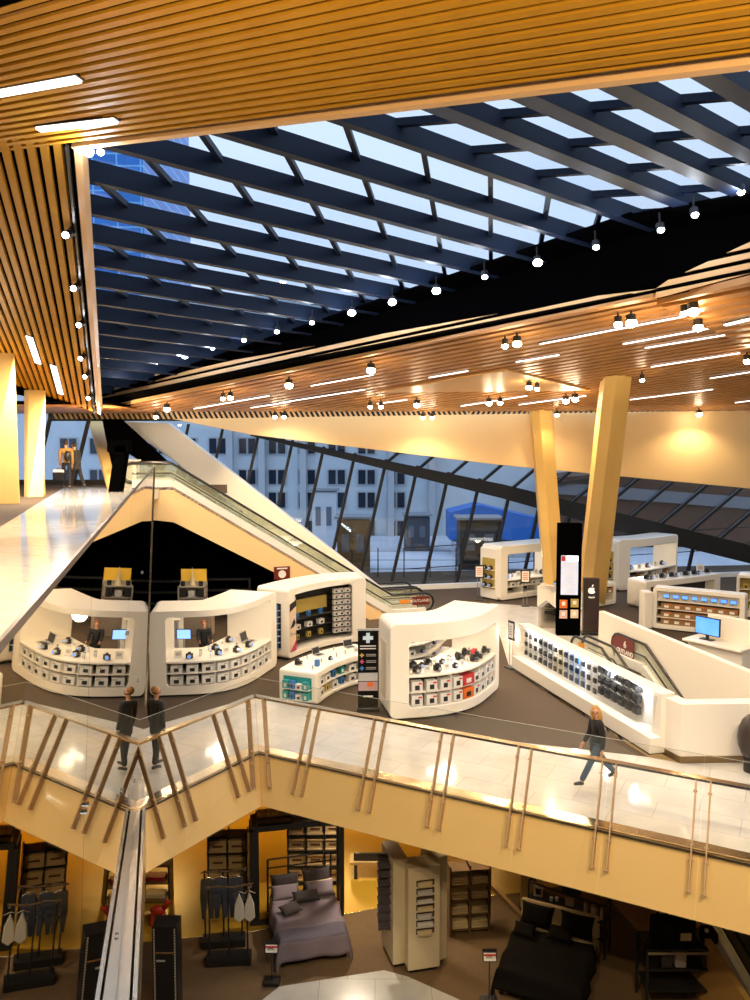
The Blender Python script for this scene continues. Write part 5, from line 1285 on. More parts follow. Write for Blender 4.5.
MB().box((c.x, c.y, .45), (1.2, .5, .9)).build('cabinet_body', mat('beige_panel', (.45, .36, .27), .5), pb, bevel=.02); MB().box((c.x, c.y - .26, .45), (1.0, .02, .7)).build('cabinet_door', mat('beige_panel2', (.40, .32, .24), .5), pb)
# counter at the left edge seen in the glass wall: grey rounded kiosk end

# ================================================================== PEOPLE
SKIN = mat('skin', (0.62, 0.33, 0.19), 0.5, col2=(0.58, 0.29, 0.16))
def skin_mesh(name, chains, m, parent, sub=1):
    """chains: list of lists of (key, V, r); equal keys are the same vertex; first vertex is the root"""
    idx = {}; vs = []; rs = []; es = []
    for ch in chains:
        prev = None
        for key, p, r in ch:
            if key not in idx: idx[key] = len(vs); vs.append(tuple(p)); rs.append(r)
            if prev is not None and (prev, idx[key]) not in es: es.append((prev, idx[key]))
            prev = idx[key]
    me = bpy.data.meshes.new(name); me.from_pydata(vs, es, []); o = bpy.data.objects.new(name, me); COL.objects.link(o)
    bm = bmesh.new(); bm.from_mesh(me); L = bm.verts.layers.skin.verify(); bm.verts.ensure_lookup_table()
    for i, v in enumerate(bm.verts): r = rs[i]; v[L].radius = (r, r) if not isinstance(r, tuple) else r; v[L].use_root = (i == 0)
    bm.to_mesh(me); bm.free()
    a = o.modifiers.new('skin', 'SKIN'); a.use_smooth_shade = True
    b = o.modifiers.new('sub', 'SUBSURF'); b.levels = sub; b.render_levels = sub
    dg = bpy.context.evaluated_depsgraph_get(); me2 = bpy.data.meshes.new_from_object(o.evaluated_get(dg)); bpy.data.objects.remove(o)
    me2.materials.clear(); me2.materials.append(m)
    for p in me2.polygons: p.use_smooth = True
    o = bpy.data.objects.new(name, me2); COL.objects.link(o); o.parent = parent
    return o
def person(label, base, heading, H=1.7, top=(0.02, 0.02, 0.02), legs=(0.03, 0.03, 0.04), hair=(0.3, 0.15, 0.05), long_hair=False, legL=(0, 0), legR=(0, 0), armL=(0, 10), armR=(0, 10), lean=0.0, coat=False, nod=0.0, turn=0.0, tag_='a'):
    HR = Matrix.Rotation(math.radians(turn), 3, 'Z')
    """local frame: forward +Y, right +X; angles in degrees, positive swings forward"""
    t = thing('person', label, 'person', base, heading); h = H
    R = lambda a: math.radians(a)
    def leg(side, th, kn):
        hip = V((side * .052 * h, 0, .52 * h)); L1, L2 = .245 * h, .235 * h
        k = hip + V((side * .005, math.sin(R(th)) * L1, -math.cos(R(th)) * L1)); a2 = R(th - kn)
        a = k + V((0, math.sin(a2) * L2, -math.cos(a2) * L2)); toe = a + V((side * .012, .10 * math.cos(a2) + .03, -.035 + .05 * math.sin(a2))); return hip, k, a, toe
    def arm(side, sw, el):
        sh = V((side * .106 * h, math.sin(R(lean)) * .28 * h, .805 * h)); L1, L2 = .175 * h, .15 * h
        e = sh + V((side * .014, math.sin(R(sw)) * L1, -math.cos(R(sw)) * L1)); a2 = R(sw + el)
        w = e + V((side * .005, math.sin(a2) * L2, -math.cos(a2) * L2)); dr = (w - e).normalized(); return sh, e, w, dr
    f = math.sin(R(lean)); P = {}
    pel = V((0, 0, .535 * h)); sp1 = V((0, f * .1 * h, .62 * h)); sp2 = V((0, f * .2 * h, .71 * h)); ch = V((0, f * .27 * h, .785 * h)); nk = V((0, f * .31 * h + .005, .84 * h))
    hd0 = nk + V((0, .015 + nod * .02, .045 * h)); hd1 = hd0 + V((0, .012 + nod * .03, .045 * h)); hd2 = hd1 + V((0, -.005, .042 * h))
    body = [[('pel', pel, (.095, .075)), ('s1', sp1, (.082, .066)), ('s2', sp2, (.09, .07)), ('ch', ch, (.085, .07)), ('nk', nk, .037), ('h0', hd0, (.056, .062)), ('h1', hd1, (.074, .086)), ('h2', hd2, (.058, .066))],
            [('h0', hd0, .05), ('jaw', hd0 + HR @ V((0, .060, .0)), .024)], [('h1', hd1, .066), ('nose', hd1 + HR @ V((0, .096, -.012)), .010)]]
    jacket = [[('pel', pel + V((0, 0, -.02 if not coat else -.02)), (.155, .135)), ('s1', sp1, (.125, .10)), ('s2', sp2, (.125, .10)), ('ch', ch + V((0, 0, .005)), (.115, .095)), ('nk', nk + V((0, 0, -.022)), .055)]]
    if coat: jacket.append([('pel', pel, .115), ('hem', V((0, 0, .40 * h)), (.175, .155))])
    tr = [[('pel', pel, (.105, .085))]]
    for side, (th, kn), nm_ in ((-1, legL, 'l'), (1, legR, 'r')):
        hip, k, a, toe = leg(side, th, kn)
        body.append([('pel', pel, .09), (nm_ + 'hip', hip, .07), (nm_ + 'k', k, .045), (nm_ + 'a', a, .03), (nm_ + 'toe', toe, .028)])
        tr.append([('pel', pel, .105), (nm_ + 'hip', hip, .088), (nm_ + 'k', k, .072), (nm_ + 'a', a + V((0, 0, .02)), .066)])
        MB().tube([a + V((0, -.05, -.02)), a + V((0, .02, -.01)), toe + V((0, .03, .0))], [.035, .045, .03], 8).build('shoe', BLK, t, smooth=True, local=True)
    for side, (sw, el), nm_ in ((-1, armL, 'l'), (1, armR, 'r')):
        sh, e, w, dr = arm(side, sw, el)
        palm = w + dr * .05; body.append([('ch', ch, .08), (nm_ + 'sh', sh, .05), (nm_ + 'e', e, .036), (nm_ + 'w', w, .024), (nm_ + 'p', palm, (.036, .016))])
        yv = V((0, 1, 0)); perp = (yv - dr * yv.dot(dr)).normalized()
        for i, (off, ln) in enumerate(((-.026, .055), (-.009, .068), (.009, .072), (.026, .062))):
            q0 = palm + perp * off + dr * .022; q1 = q0 + dr * ln * .55 - V((side * .006, 0, 0)); q2 = q1 + dr * ln * .45 - V((side * .016, 0, 0))
            body.append([(nm_ + 'p', palm, .03), (nm_ + f'f{i}a', q0, .009), (nm_ + f'f{i}b', q1, .008), (nm_ + f'f{i}c', q2, .007)])
        q0 = w + dr * .03 + perp * .034; body.append([(nm_ + 'p', palm, .03), (nm_ + 'ta', q0, .011), (nm_ + 'tb', q0 + dr * .03 + perp * .02, .009)])
        jacket.append([('ch', ch, .095), (nm_ + 'sh', sh, .075), (nm_ + 'e', e, .06), (nm_ + 'w', w - dr * .01, .046)])
        P[nm_] = palm + dr * .04
    skin_mesh('body', body, SKIN, t, 1)
    skin_mesh('jacket', jacket, mat('cloth_top_' + tag_, top, .8), t, 1)
    skin_mesh('trousers', tr, mat('cloth_legs_' + tag_, legs, .85), t, 1)
    HM = mat('hair_' + tag_, hair, .6, scale=30)
    hb = MB().ball(hd1 + HR @ V((0, -.036, .030)), .086, 14, (.98, .98, 1.0))
    if long_hair:
        for sx in (-1, 1): hb.tube([hd1 + HR @ V((sx * .05, -.01, .05)), hd1 + HR @ V((sx * .082, .0, -.02)), nk + HR @ V((sx * .082, .0, .0)), ch + HR @ V((sx * .08, .01, .05))], [.026, .028, .03, .016], 8)
        hb.tube([hd1 + V((0, -.05, .04)), nk + V((0, -.06, 0)), ch + V((0, -.08, 0))], [.06, .07, .04], 10)
    hb.build('hair', HM, t, smooth=True, local=True)
    ey = MB()
    for sx in (-.028, .028): ey.ball(hd1 + HR @ V((sx, .082, .008)), .010, 8)
    ey.build('eyes', BLK, t, local=True)
    MB().tube([hd1 + HR @ V((-.02, .082, -.04)), hd1 + HR @ V((0, .086, -.042)), hd1 + HR @ V((.02, .082, -.04))], .005, 6).build('mouth', mat('lips', (.4, .1, .08), .5), t, local=True)
    er = MB()
    for sx in (-.068, .068): er.ball(hd1 + HR @ V((sx * 1.1, .0, -.005)), .016, 8, (.7, 1, 1.3))
    er.build('ears', SKIN, t, local=True, smooth=True)
    Mz = Matrix.Rotation(heading, 3, 'Z')
    return t, {k: V(base) + Mz @ v for k, v in P.items()}
wb_ = onz(597, 790)
w_t, w_h = person('woman with long blonde hair in black jacket and jeans striding along the walkway', (wb_.x, wb_.y + .12, 0.02), math.radians(100), turn=62, H=1.70, top=(.005, .005, .006), legs=(.06, .10, .16), hair=(.50, .26, .07), long_hair=True, legL=(26, 0), legR=(-28, 14), armL=(-10, 14), armR=(10, 22), tag_='woman', coat=True)
m_t, m_h = person('fair haired man in long black coat standing at the end of the glass wall', (-4.74, 16.5, 0.02), math.radians(-35), turn=-35, H=1.80, top=(.008, .008, .009), legs=(.01, .01, .012), hair=(.34, .15, .04), coat=True, legL=(6, 2), legR=(-8, 4), tag_='coat_man')
a_p = at(204, 640, 23.75)
person('shop assistant with short red hair dressed in black behind the arched counter', (a_p.x, a_p.y, 0), math.radians(200), H=1.62, top=(.01, .01, .011), legs=(.01, .01, .012), hair=(.35, .10, .03), armL=(35, 50), armR=(35, 50), tag_='assistant')
s1 = onz(67, 489.5, ZU); s2 = onz(77, 489, ZU)
p1_, h1_ = person('shopper in tan jacket carrying a black bag on the upper landing', (s1.x, s1.y, ZU), math.radians(20), H=1.78, top=(.42, .22, .05), legs=(.01, .01, .012), hair=(.02, .015, .01), legL=(10, 0), legR=(-10, 8), tag_='tan', coat=False)
p2_, h2_ = person('shopper in dark clothes walking beside the one in the tan jacket', (s2.x, s2.y, ZU), math.radians(60), H=1.70, top=(.02, .02, .022), legs=(.012, .012, .014), hair=(.02, .015, .01), legL=(14, 0), legR=(-16, 12), lean=8, tag_='dark', coat=True)
hb_ = thing('shopping_bag', 'black and white bag held by the shopper in the tan jacket', 'bag', tuple(h1_['l']))
MB().box(h1_['l'] + V((-.05, 0, -.30)), (.42, .14, .30)).build('bag_body', BLK, hb_, bevel=.02)
MB().box(h1_['l'] + V((-.05, 0, -.10)), (.40, .13, .11)).build('bag_top', WHITE2, hb_, bevel=.02)
MB().tube([h1_['l'] + V((-.15, 0, -.06)), h1_['l'] + V((-.05, 0, .02)), h1_['l'] + V((.05, 0, -.06))], .01, 6).build('bag_handle', BLK, hb_)
bb = thing('backpack', 'dark backpack worn by the shopper in the tan jacket', 'bag', (s1.x, s1.y - .18, ZU + 1.2))
MB().ball((s1.x + .12, s1.y - .17, ZU + 1.2), .17, 12, (.8, .6, 1.2)).build('pack_body', BLK, bb, smooth=True)
# reception counter on the upper landing
rc = at(127, 484, 29.6); rct = thing('reception_counter', 'small white counter at the head of the escalator', 'counter', (rc.x, rc.y, ZU))
MB().box((rc.x, rc.y + .2, ZU + .5), (.75, .5, 1.0)).build('body', WHITE2, rct, bevel=.04); MB().box((rc.x, rc.y + .2, ZU + 1.02), (.8, .6, .05)).build('top', WHITE, rct)

# ================================================================== LOWER SHOP
def Q(px, py, h=0.0): return onz(px, py, ZL + h)
GREYD = mat('grey_duvet', (.20, .16, .19), .9, col2=(.16, .125, .15), scale=5, bump=.2); GREYB = mat('grey_duvet_band', (.11, .095, .125), .9, col2=(.08, .07, .10), scale=18)
DKP = mat('charcoal_fabric', (.045, .035, .04), .9); CRP = mat('cream_fabric', (.55, .43, .24), .9); BEDB = mat('black_fabric', (.010, .008, .007), .95, spec=.1)
def pillow(P, w, d, h, rz, tilt, m, label, group):
    t = bpy.data.objects.new('pillow', None)
    n = 12; vs = []; fs = []
    for s in (1, -1):
        for i in range(n + 1):
            for j in range(n + 1):
                x = -1 + 2 * i / n; y = -1 + 2 * j / n; e = (1 - x ** 4) * (1 - y ** 4)
                k = 1 - .10 * (1 - abs(x) ** 2) * (abs(y) ** 4); k2 = 1 - .10 * (1 - abs(y) ** 2) * (abs(x) ** 4)
                vs.append(V((x * w / 2 * k2, y * d / 2 * k, s * h / 2 * max(e, 0) ** .6)))
    o = (n + 1) ** 2
    for s in (0, 1):
        for i in range(n):
            for j in range(n):
                a = s * o + i * (n + 1) + j; fs.append((a, a + n + 1, a + n + 2, a + 1) if s == 0 else (a, a + 1, a + n + 2, a + n + 1))
    R3 = Matrix.Rotation(rz, 3, 'Z') @ Matrix.Rotation(tilt, 3, 'X')
    bpy.data.objects.remove(t)
    mb = MB().add([R3 @ v + V(P) for v in vs], fs)
    ob = mb.build('pillow', m, origin=tuple(P), smooth=True); return tag(ob, label, 'pillow', group)
def bed(C, rz, w, l, label, md, mband, mhead, headh=1.15):
    """C: centre on the floor; local +Y towards the headboard"""
    t = thing('bed', label, 'bed', C, rz)
    MB().box((0, 0, .20), (w, l, .14)).build('bed_frame', BLK, t, local=True, bevel=.02)
    for sx in (-1, 1):
        for sy in (-1, 1): MB().box((sx * (w / 2 - .08), sy * (l / 2 - .1), .07), (.08, .08, .14)).build('leg', BLK, t, local=True)
    MB().box((0, 0, .40), (w - .02, l - .04, .28)).build('mattress', CRP, t, local=True, bevel=.06)
    # duvet: a draped sheet with folds and thickness
    n, m_ = 30, 34; vs = []; fs = []
    x0 = w / 2 + .22; rng = random.Random(3)
    for i in range(n + 1):
        for j in range(m_ + 1):
            x = -x0 + 2 * x0 * i / n; y = -l / 2 - .30 + (l * .80 + .25) * j / m_
            dx = max(0, abs(x) - w / 2); dy = max(0, -l / 2 - y)
            z = .60 - 1.5 * dx - 1.35 * dy + .014 * math.sin(7 * x + 3 * y) + .010 * math.sin(13 * y - 5 * x)
            xx = x if dx == 0 else math.copysign(w / 2 + .35 * dx + .03 * math.sin(9 * y), x); yy = y if dy == 0 else -l / 2 - .30 * dy + .03 * math.sin(8 * x)
            if j > m_ - 5: z += .05 * math.sin((j - m_ + 5) / 5 * math.pi)
            vs.append(V((xx, yy, z)))
    for i in range(n):
        for j in range(m_): a = i * (m_ + 1) + j; fs.append((a, a + m_ + 1, a + m_ + 2, a + 1))
    mb = MB().add(vs, fs)
    for q_, f_ in enumerate(fs):
        j = q_ % m_; mb.mi[q_] = 1 if 5 <= j <= 12 else 0
    dv = mb.build('duvet', [md, mband], t, local=True, smooth=True); so = dv.modifiers.new('thick', 'SOLIDIFY'); so.thickness = .05; so.offset = -1
    if mhead is not None:
        for sx in (-1, 1): MB().tube([(sx * (w / 2 + .02), l / 2 + .05, 0), (sx * (w / 2 + .02), l / 2 + .05, headh)], .025, 8).build('post', BLK, t, local=True)
        for z in (.62, headh - .22, headh): MB().tube([(-w / 2 - .02, l / 2 + .05, z), (w / 2 + .02, l / 2 + .05, z)], .02, 8).build('rail', BLK, t, local=True)
    return t
bc = V((-1.62, 17.75, ZL)); br_ = math.radians(14)
bed(bc, br_, 1.55, 2.15, 'bed with grey duvet and patterned band beside the price stand', GREYD, GREYB, BLK, headh=1.35)
Rb = Matrix.Rotation(br_, 3, 'Z')
GP = 'pillows on the grey bed'
for x, y, z, w, d, h, tl, m, lb in ((-.40, .93, .78, .72, .50, .20, 1.15, DKP, 'large charcoal pillow leaning on the left half of the grey bed rail'), (.40, .95, .80, .74, .52, .20, 1.15, DKP, 'large charcoal pillow leaning on the right half of the grey bed rail'),
                                    (.42, .72, .69, .70, .42, .14, .55, CRP, 'cream pillow under the grey one on the right of the bed'), (-.42, .66, .72, .72, .42, .16, .55, GREYD, 'grey pillow on the left side of the grey bed'),
                                    (.42, .54, .78, .72, .40, .16, .55, GREYD, 'grey pillow lying on the cream one on the grey bed'), (.04, .36, .74, .66, .30, .15, .5, DKP, 'charcoal lumbar pillow in the middle of the grey bed'),
                                    (-.38, .02, .69, .50, .38, .12, .12, DKP, 'small square charcoal cushion lying flat on the grey duvet')):
    pillow(bc + Rb @ V((x, y, z)), w, d, h, br_ + (.35 if 'square' in lb else 0), tl, m, lb, GP)
# canopy frame behind the bed
cf = thing('canopy_frame', 'tall black open frame standing behind the grey bed', 'display frame', tuple(Q(298, 915)))
fl = Q(255, 925); fr_ = Q(342, 914); fd = (fr_ - fl); fn_ = V((-fd.y, fd.x, 0)).normalized()
for p, wd_ in ((fl, .22), (fr_, .10), (fl + fn_ * .6, .18), (fr_ + fn_ * .6, .08)):
    MB().bar(p, p + UP * 2.35, wd_, .10, up=fn_).build('post', BLK, cf)
MB().bar(fl + UP * 2.40, fr_ + UP * 2.40, .10, .14).bar(fl + fn_ * .6 + UP * 2.40, fr_ + fn_ * .6 + UP * 2.40, .10, .14).build('beam', BLK, cf)
MB().bar(fl + UP * 2.42, fl + fn_ * .6 + UP * 2.42, .12, .12).build('cross_beam', BLK, cf)
MB().bar(fr_ + UP * 2.42, fr_ + fn_ * .6 + UP * 2.42, .12, .12).build('cross_beam', BLK, cf)
MB().bar(fl + UP * .05, fr_ + UP * .05, .12, .08).build('foot_beam', BLK, cf)
tray = thing('woven_basket', 'shallow basket of yellow balls on top of the black frame', 'basket', tuple(fl + UP * 2.48))
tc_ = fl + fd * .23 + fn_ * .3 + UP * 2.48
MB().prism([tc_ + fd.normalized() * a + fn_ * b for a, b in ((-.42, -.28), (.42, -.28), (.42, .28), (-.42, .28))], UP * .10).build('basket_body', mat('dark_wicker', (.12, .07, .02), .8), tray)
YB = mat('yellow_ball', (.75, .50, .12), .6)
for i in range(16):
    p = tc_ + fd.normalized() * (-.34 + .097 * (i % 8)) + fn_ * (-.12 + .22 * (i // 8)) + UP * .15
    tag(MB().ball(p, .065, 10).build('yellow_ball', YB, origin=tuple(p), smooth=True), f'{["front","back"][i // 8]} row yellow ball in the basket, {ORD[i % 8]} from the left', 'ball', 'yellow balls in the basket on the black frame')
# crate shelves
CRT = mat('ochre_crate', (.55, .38, .17), .7); CRD = mat('crate_slot', (.10, .04, .02), .7)
me_cr = None
def crate(P, rz, label, group, w=.42, h=.30):
    global me_cr
    if me_cr is None:
        mb = MB().box((0, 0, h / 2), (w, .34, h)); mb.m = 1; mb.box((0, -.172, h * .52), (w * .6, .012, h * .16)); mb.m = 0; mb.box((0, -.175, h - .02), (w + .02, .02, .04)); mb.box((0, -.175, .02), (w + .02, .02, .04))
        o = mb.build('p', [CRT, CRD], local=True); me_cr = o.data; bpy.data.objects.remove(o)
    o = bpy.data.objects.new('storage_crate', me_cr); COL.objects.link(o); o.location = P; o.rotation_euler = (0, 0, rz); return tag(o, label, 'crate', group)
def crate_shelf(P, rz, cols, rows_, label, where, group):
    t = thing('crate_shelf', label, 'shelf', tuple(P), rz)
    w = cols * .48 + .06
    for i in range(cols + 1): MB().box((-w / 2 + .03 + i * .48, .0, rows_ * .21 + .1), (.04, .40, rows_ * .42 + .2)).build('upright', BLK, t, local=True)
    for j in range(rows_ + 1): MB().box((0, 0, .12 + .42 * j), (w, .40, .03)).build('board', BLK, t, local=True)
    R3 = Matrix.Rotation(rz, 3, 'Z')
    for i in range(cols):
        for j in range(rows_): crate(P + R3 @ V((-w / 2 + .27 + i * .48, 0, .136 + .42 * j)), rz, f'ochre crate {where}, {ORD[i]} column, {["bottom","second","third","fourth","top"][j]} row', group)
    return t
crate_shelf(Q(316, 882), .02, 3, 4, 'black shelf of ochre crates seen through the black frame', 'behind the black frame', 'crates behind the black frame')
crate_shelf(Q(229, 902), .05, 2, 4, 'black shelf of ochre crates left of the black frame', 'left of the black frame', 'crates left of the black frame')
# garment stands
def garment_stand(P, rz, label, items, H=1.45):
    t = thing('garment_stand', label, 'garment stand', tuple(P), rz); b = V(P); R3 = Matrix.Rotation(rz, 3, 'Z')
    MB().box((0, 0, .09), (1.0, .34, .18)).build('base', BLK, t, local=True, bevel=.01)
    for x in (-.42, .0, .42): MB().cyl((x, 0, .15), (x, 0, H), .022, 6).build('pole', BLK, t, local=True)
    MB().tube([(-.5, 0, H), (-.2, 0, H + .03), (.15, 0, H - .01), (.55, 0, H + .06)], .022, 6).build('rail', mat('dark_wood_branch', (.16, .09, .04), .7), t, local=True)
    for x in (-.42, -.1, .2, .5): MB().ball((x, -.02, H + .02), .04, 6).build('knob', STEEL, t, local=True)
    for n, (x, kind, m, lb) in enumerate(items):
        p = b + R3 @ V((x, -.08, H - .06)); g_ = thing('hanging_garment', lb, 'clothing', tuple(p), rz)
        MB().tube([(-.14, 0, -.06), (0, 0, .0), (.14, 0, -.06)], .01, 6).build('hanger', STEEL, g_, local=True)
        if kind == 'towel': poly = [(0, -.03), (.10, -.30), (.12, -.62), (0, -.72), (-.12, -.62), (-.10, -.30)]
        else: poly = [(-.15, -.06), (.15, -.06), (.17, -.5), (.13, -1.0), (.04, -1.0), (0, -.5), (-.05, -1.0), (-.13, -1.0), (-.17, -.5)]
        MB().prism([V((x_, -.03, z_)) for x_, z_ in poly], (0, .06, 0)).build('cloth', m, g_, local=True, bevel=.02)
    return t
DEN = mat('dark_denim', (.05, .06, .09), .9); WHC = mat('white_cloth', (.55, .52, .46), .9); OLV = mat('dark_olive_cloth', (.07, .06, .045), .9)
garment_stand(Q(224, 944), .12, 'farther black garment stand with trousers left of the grey bed', [(-.35, 'trousers', OLV, 'olive trousers on the farther stand left of the grey bed'), (-.05, 'trousers', DEN, 'dark denim trousers on the farther stand'), (.3, 'trousers', DEN, 'blue trousers at the right of the farther stand')], 1.75)
garment_stand(Q(229, 962), .08, 'nearer black garment stand with two white cloths', [(.25, 'towel', WHC, 'narrow white cloth on the nearer garment stand'), (.48, 'towel', WHC, 'white cloth at the right end of the nearer garment stand')], 1.75)
# perforated black cabinet bottom left
pc = thing('perforated_cabinet', 'tall black cabinet with two columns of square holes at lower left', 'cabinet', (0, 0, 0))
c0 = at(164, 927, 15.2); pc.location = (c0.x, 15.2, ZL)
hh = c0.z - ZL
MB().box((0, .2, hh / 2), (.50, .40, hh)).build('body', BLK, pc, local=True)
mbh = MB()
for sx in (-.21, .21):
    for k in range(30): mbh.box((sx, -.003, .06 + k * hh / 31), (.028, .012, .036))
mbh.build('light_holes', mat('pale_hole', (.55, .5, .4), .5), pc, local=True)
MB().box((0, -.004, hh - .55), (.36, .012, .03)).build('shelf_edge', BRN, pc, local=True); MB().box((-.08, -.004, hh - .72), (.18, .012, .04)).build('label_strip', BOXG, pc, local=True)
# small shelf and red toy at far left
ls = Q(157, 900); lt = thing('low_shelf', 'small shelf with folded red cloth below the left end of the fascia', 'shelf', tuple(ls))
for z in (.1, .55, 1.0): MB().box(ls + UP * z, (.75, .4, .05)).build('board', mat('brown_wood', (.22, .12, .05), .6), lt)
for x in (-.36, .36): MB().box(ls + V((x, 0, .5)), (.04, .4, 1.0)).build('side', BLK, lt)
for z, m_, lb in ((.60, REDP, 'folded dark red cloth on the middle board of the small shelf'), (.15, CRP, 'folded cream cloth on the lowest board of the small shelf')):
    tag(MB().box(ls + UP * z, (.5, .3, .045)).box(ls + UP * (z + .055), (.48, .29, .045)).build('folded_cloth', m_, origin=tuple(ls + UP * z), bevel=.015), lb, 'cloth', 'folded cloths on the small shelf')
rp = Q(158, 925); rt = thing('toy_horse', 'small red toy animal standing on the yellow floor', 'toy', tuple(rp)); RT = mat('red_toy', (.5, .03, .01), .5)
MB().ball(rp + UP * .38, .13, 10, (1.5, .8, .9)).build('body', RT, rt, smooth=True); MB().tube([rp + V((.15, 0, .42)), rp + V((.24, 0, .58)), rp + V((.34, 0, .58))], [.06, .06, .04], 8).build('head', RT, rt, smooth=True)
for x in (-.13, .13):
    for y in (-.06, .06): MB().cyl(rp + V((x, y, .34)), rp + V((x * 1.2, y, 0)), .032, 6).build('leg', RT, rt)
# price stands
def price_stand(P, hz, label):
    P = V(P); t = thing('price_stand', label, 'sign stand', tuple(P))
    MB().box(P + UP * .04, (.34, .26, .08)).build('base', BLK, t); MB().cyl(P + UP * .05, P + UP * hz, .014, 6).build('pole', BLK, t)
    MB().box(P + V((0, -.02, hz + .1)), (.30, .03, .24), rot=Matrix.Rotation(-.4, 3, 'X')).build('frame', BLK, t)
    MB().box(P + V((0, -.045, hz + .085)), (.25, .01, .15), rot=Matrix.Rotation(-.4, 3, 'X')).build('price_card', WHITE2, t)
    MB().box(P + V((0, -.052, hz + .13)), (.25, .01, .035), rot=Matrix.Rotation(-.4, 3, 'X')).build('red_strip', REDP, t)
    text_obj('price_text', '499,-', .085, BLK, P + V((0, -.056, hz + .078)), Matrix.Rotation(math.pi / 2 - .4, 3, 'X'), t)
price_stand(Q(272, 983), .72, 'small price sign on black stand at the foot of the grey bed')
price_stand(Q(489, 1003), .95, 'small price sign on black stand beside the black bed')
# white display towers
TWW = mat('ivory_tower', (.62, .52, .34), .5); SLT = mat('tower_slot', (.06, .04, .025), .8)
def tower(pl, pr, H, dep, label, slots, side=None):
    a, b = Q(*pl), Q(*pr); d = (b - a); w = d.length; d.normalize(); n = V((-d.y, d.x, 0)); n = n if n.y > 0 else -n
    t = thing('display_tower', label, 'display tower', tuple((a + b) / 2 + n * dep / 2))
    P = lambda x, z, o: a + d * x + n * o + UP * z
    MB().prism([P(0, .1, 0), P(w, .1, 0), P(w, .1, dep), P(0, .1, dep)], UP * (H - .1)).build('body', TWW, t, bevel=.02)
    MB().prism([P(.08, 0, .08), P(w - .08, 0, .08), P(w - .08, 0, dep - .08), P(.08, 0, dep - .08)], UP * .1).build('plinth', BLACK, t)
    if slots:
        for i in range(slots):
            z = .92 + .175 * i * (H - 1.15) / (.175 * slots)
            MB().prism([P(.18, z, -.006), P(w - .14, z, -.006), P(w - .14, z, .01), P(.18, z, .01)], UP * .13).build('slot', SLT, t)
            rn = random.Random(i); mm = [CRP, WHC, BOXG][i % 3]
            o = MB().prism([P(.20, z + .005, -.10), P(w - .18 - .06 * rn.random(), z + .005, -.12), P(w - .18, z + .005, .0), P(.20, z + .005, 0)], UP * (.05 + .05 * rn.random())).build('folded_textile', mm, origin=tuple(P(w / 2, z, 0)), bevel=.015)
            tag(o, f'folded textile in the middle white tower, {["lowest","second","third","fourth","fifth","sixth","topmost"][i]} slot', 'textile', 'textiles in the middle white tower')
    return t, P, w, n, d
tower((408, 976), (440, 971), 2.42, .5, 'middle white display tower with seven slots of folded textiles', 7)
ta_, PA_, wa_, na_, da_ = tower((393, 970), (408, 967), 2.5, .9, 'left white display tower with dark cushions jutting from its side', 0)
for i in range(8):
    z = .85 + .2 * i
    pillow(PA_(-.10, z + .08, .35), .30, .42, .10, .1, .5, DKP, f'dark cushion on the side of the left white tower, {ORD[i]} from the bottom', 'cushions on the side of the left white tower')
tower((438, 966), (447, 962), 2.5, .7, 'narrow white display tower at the back right of the group', 0)
# towel shelf
tsP = Q(468, 930); ts = thing('towel_shelf', 'wide shelf of folded cream towels right of the white towers', 'shelf', tuple(tsP), .12)
for x in (-.48, 0, .48): MB().box((x, 0, .85), (.04, .4, 1.7)).build('upright', mat('brown_shelf', (.14, .08, .03), .7), ts, local=True)
for j in range(5): MB().box((0, 0, .14 + .36 * j), (1.0, .4, .03)).build('board', MATS['brown_shelf'], ts, local=True)
R3 = Matrix.Rotation(.12, 3, 'Z')
for j in range(4):
    for i in range(2):
        p = tsP + R3 @ V((-.24 + .48 * i, -.03, .157 + .36 * j))
        mb = MB()
        for k in range(3): mb.box((0, 0, .035 + .065 * k), (.40 - .01 * k, .34, .058))
        o = mb.build('towel_stack', CRP, local=True, bevel=.02); o.location = p; o.rotation_euler = (0, 0, .12)
        tag(o, f'folded cream towels in the {["left","right"][i]} column, {["bottom","second","third","top"][j]} board of the towel shelf', 'towels', 'folded towels on the towel shelf')
# bench
bp_ = Q(378, 875); bt = thing('bench', 'long wooden bench on the yellow floor at the back', 'bench', tuple(bp_))
MB().box(bp_ + UP * .45, (1.5, .5, .07)).build('seat', mat('bench_wood', (.5, .32, .12), .5), bt)
for x in (-.6, .6): MB().box(bp_ + V((x, 0, .21)), (.08, .45, .42)).build('leg', BLK, bt)
MB().box(bp_ + V((0, -.15, .60)), (1.3, .06, .20)).build('backrest', BLK, bt)
# low ochre partition
pa, pb_ = Q(488, 884), Q(529, 926); mb = MB(); mb.bar(pa - (pb_ - pa) * .3 + UP * .06, pb_ + UP * .06, .10, .12)
struct('baseboard_partition', mb, KICK, 'dark skirting running back beside the towel shelf', 'baseboard')
pt_ = thing('partition_panel', 'free standing ochre panel behind the black metal console', 'panel', tuple(Q(527, 912)))
MB().box(Q(527, 908) + UP * .8, (.35, .08, 1.6)).build('panel_board', mat('ochre_panel', (.45, .28, .08), .6), pt_); MB().box(Q(527, 908) + UP * .03, (.45, .3, .05)).build('panel_foot', BLK, pt_)
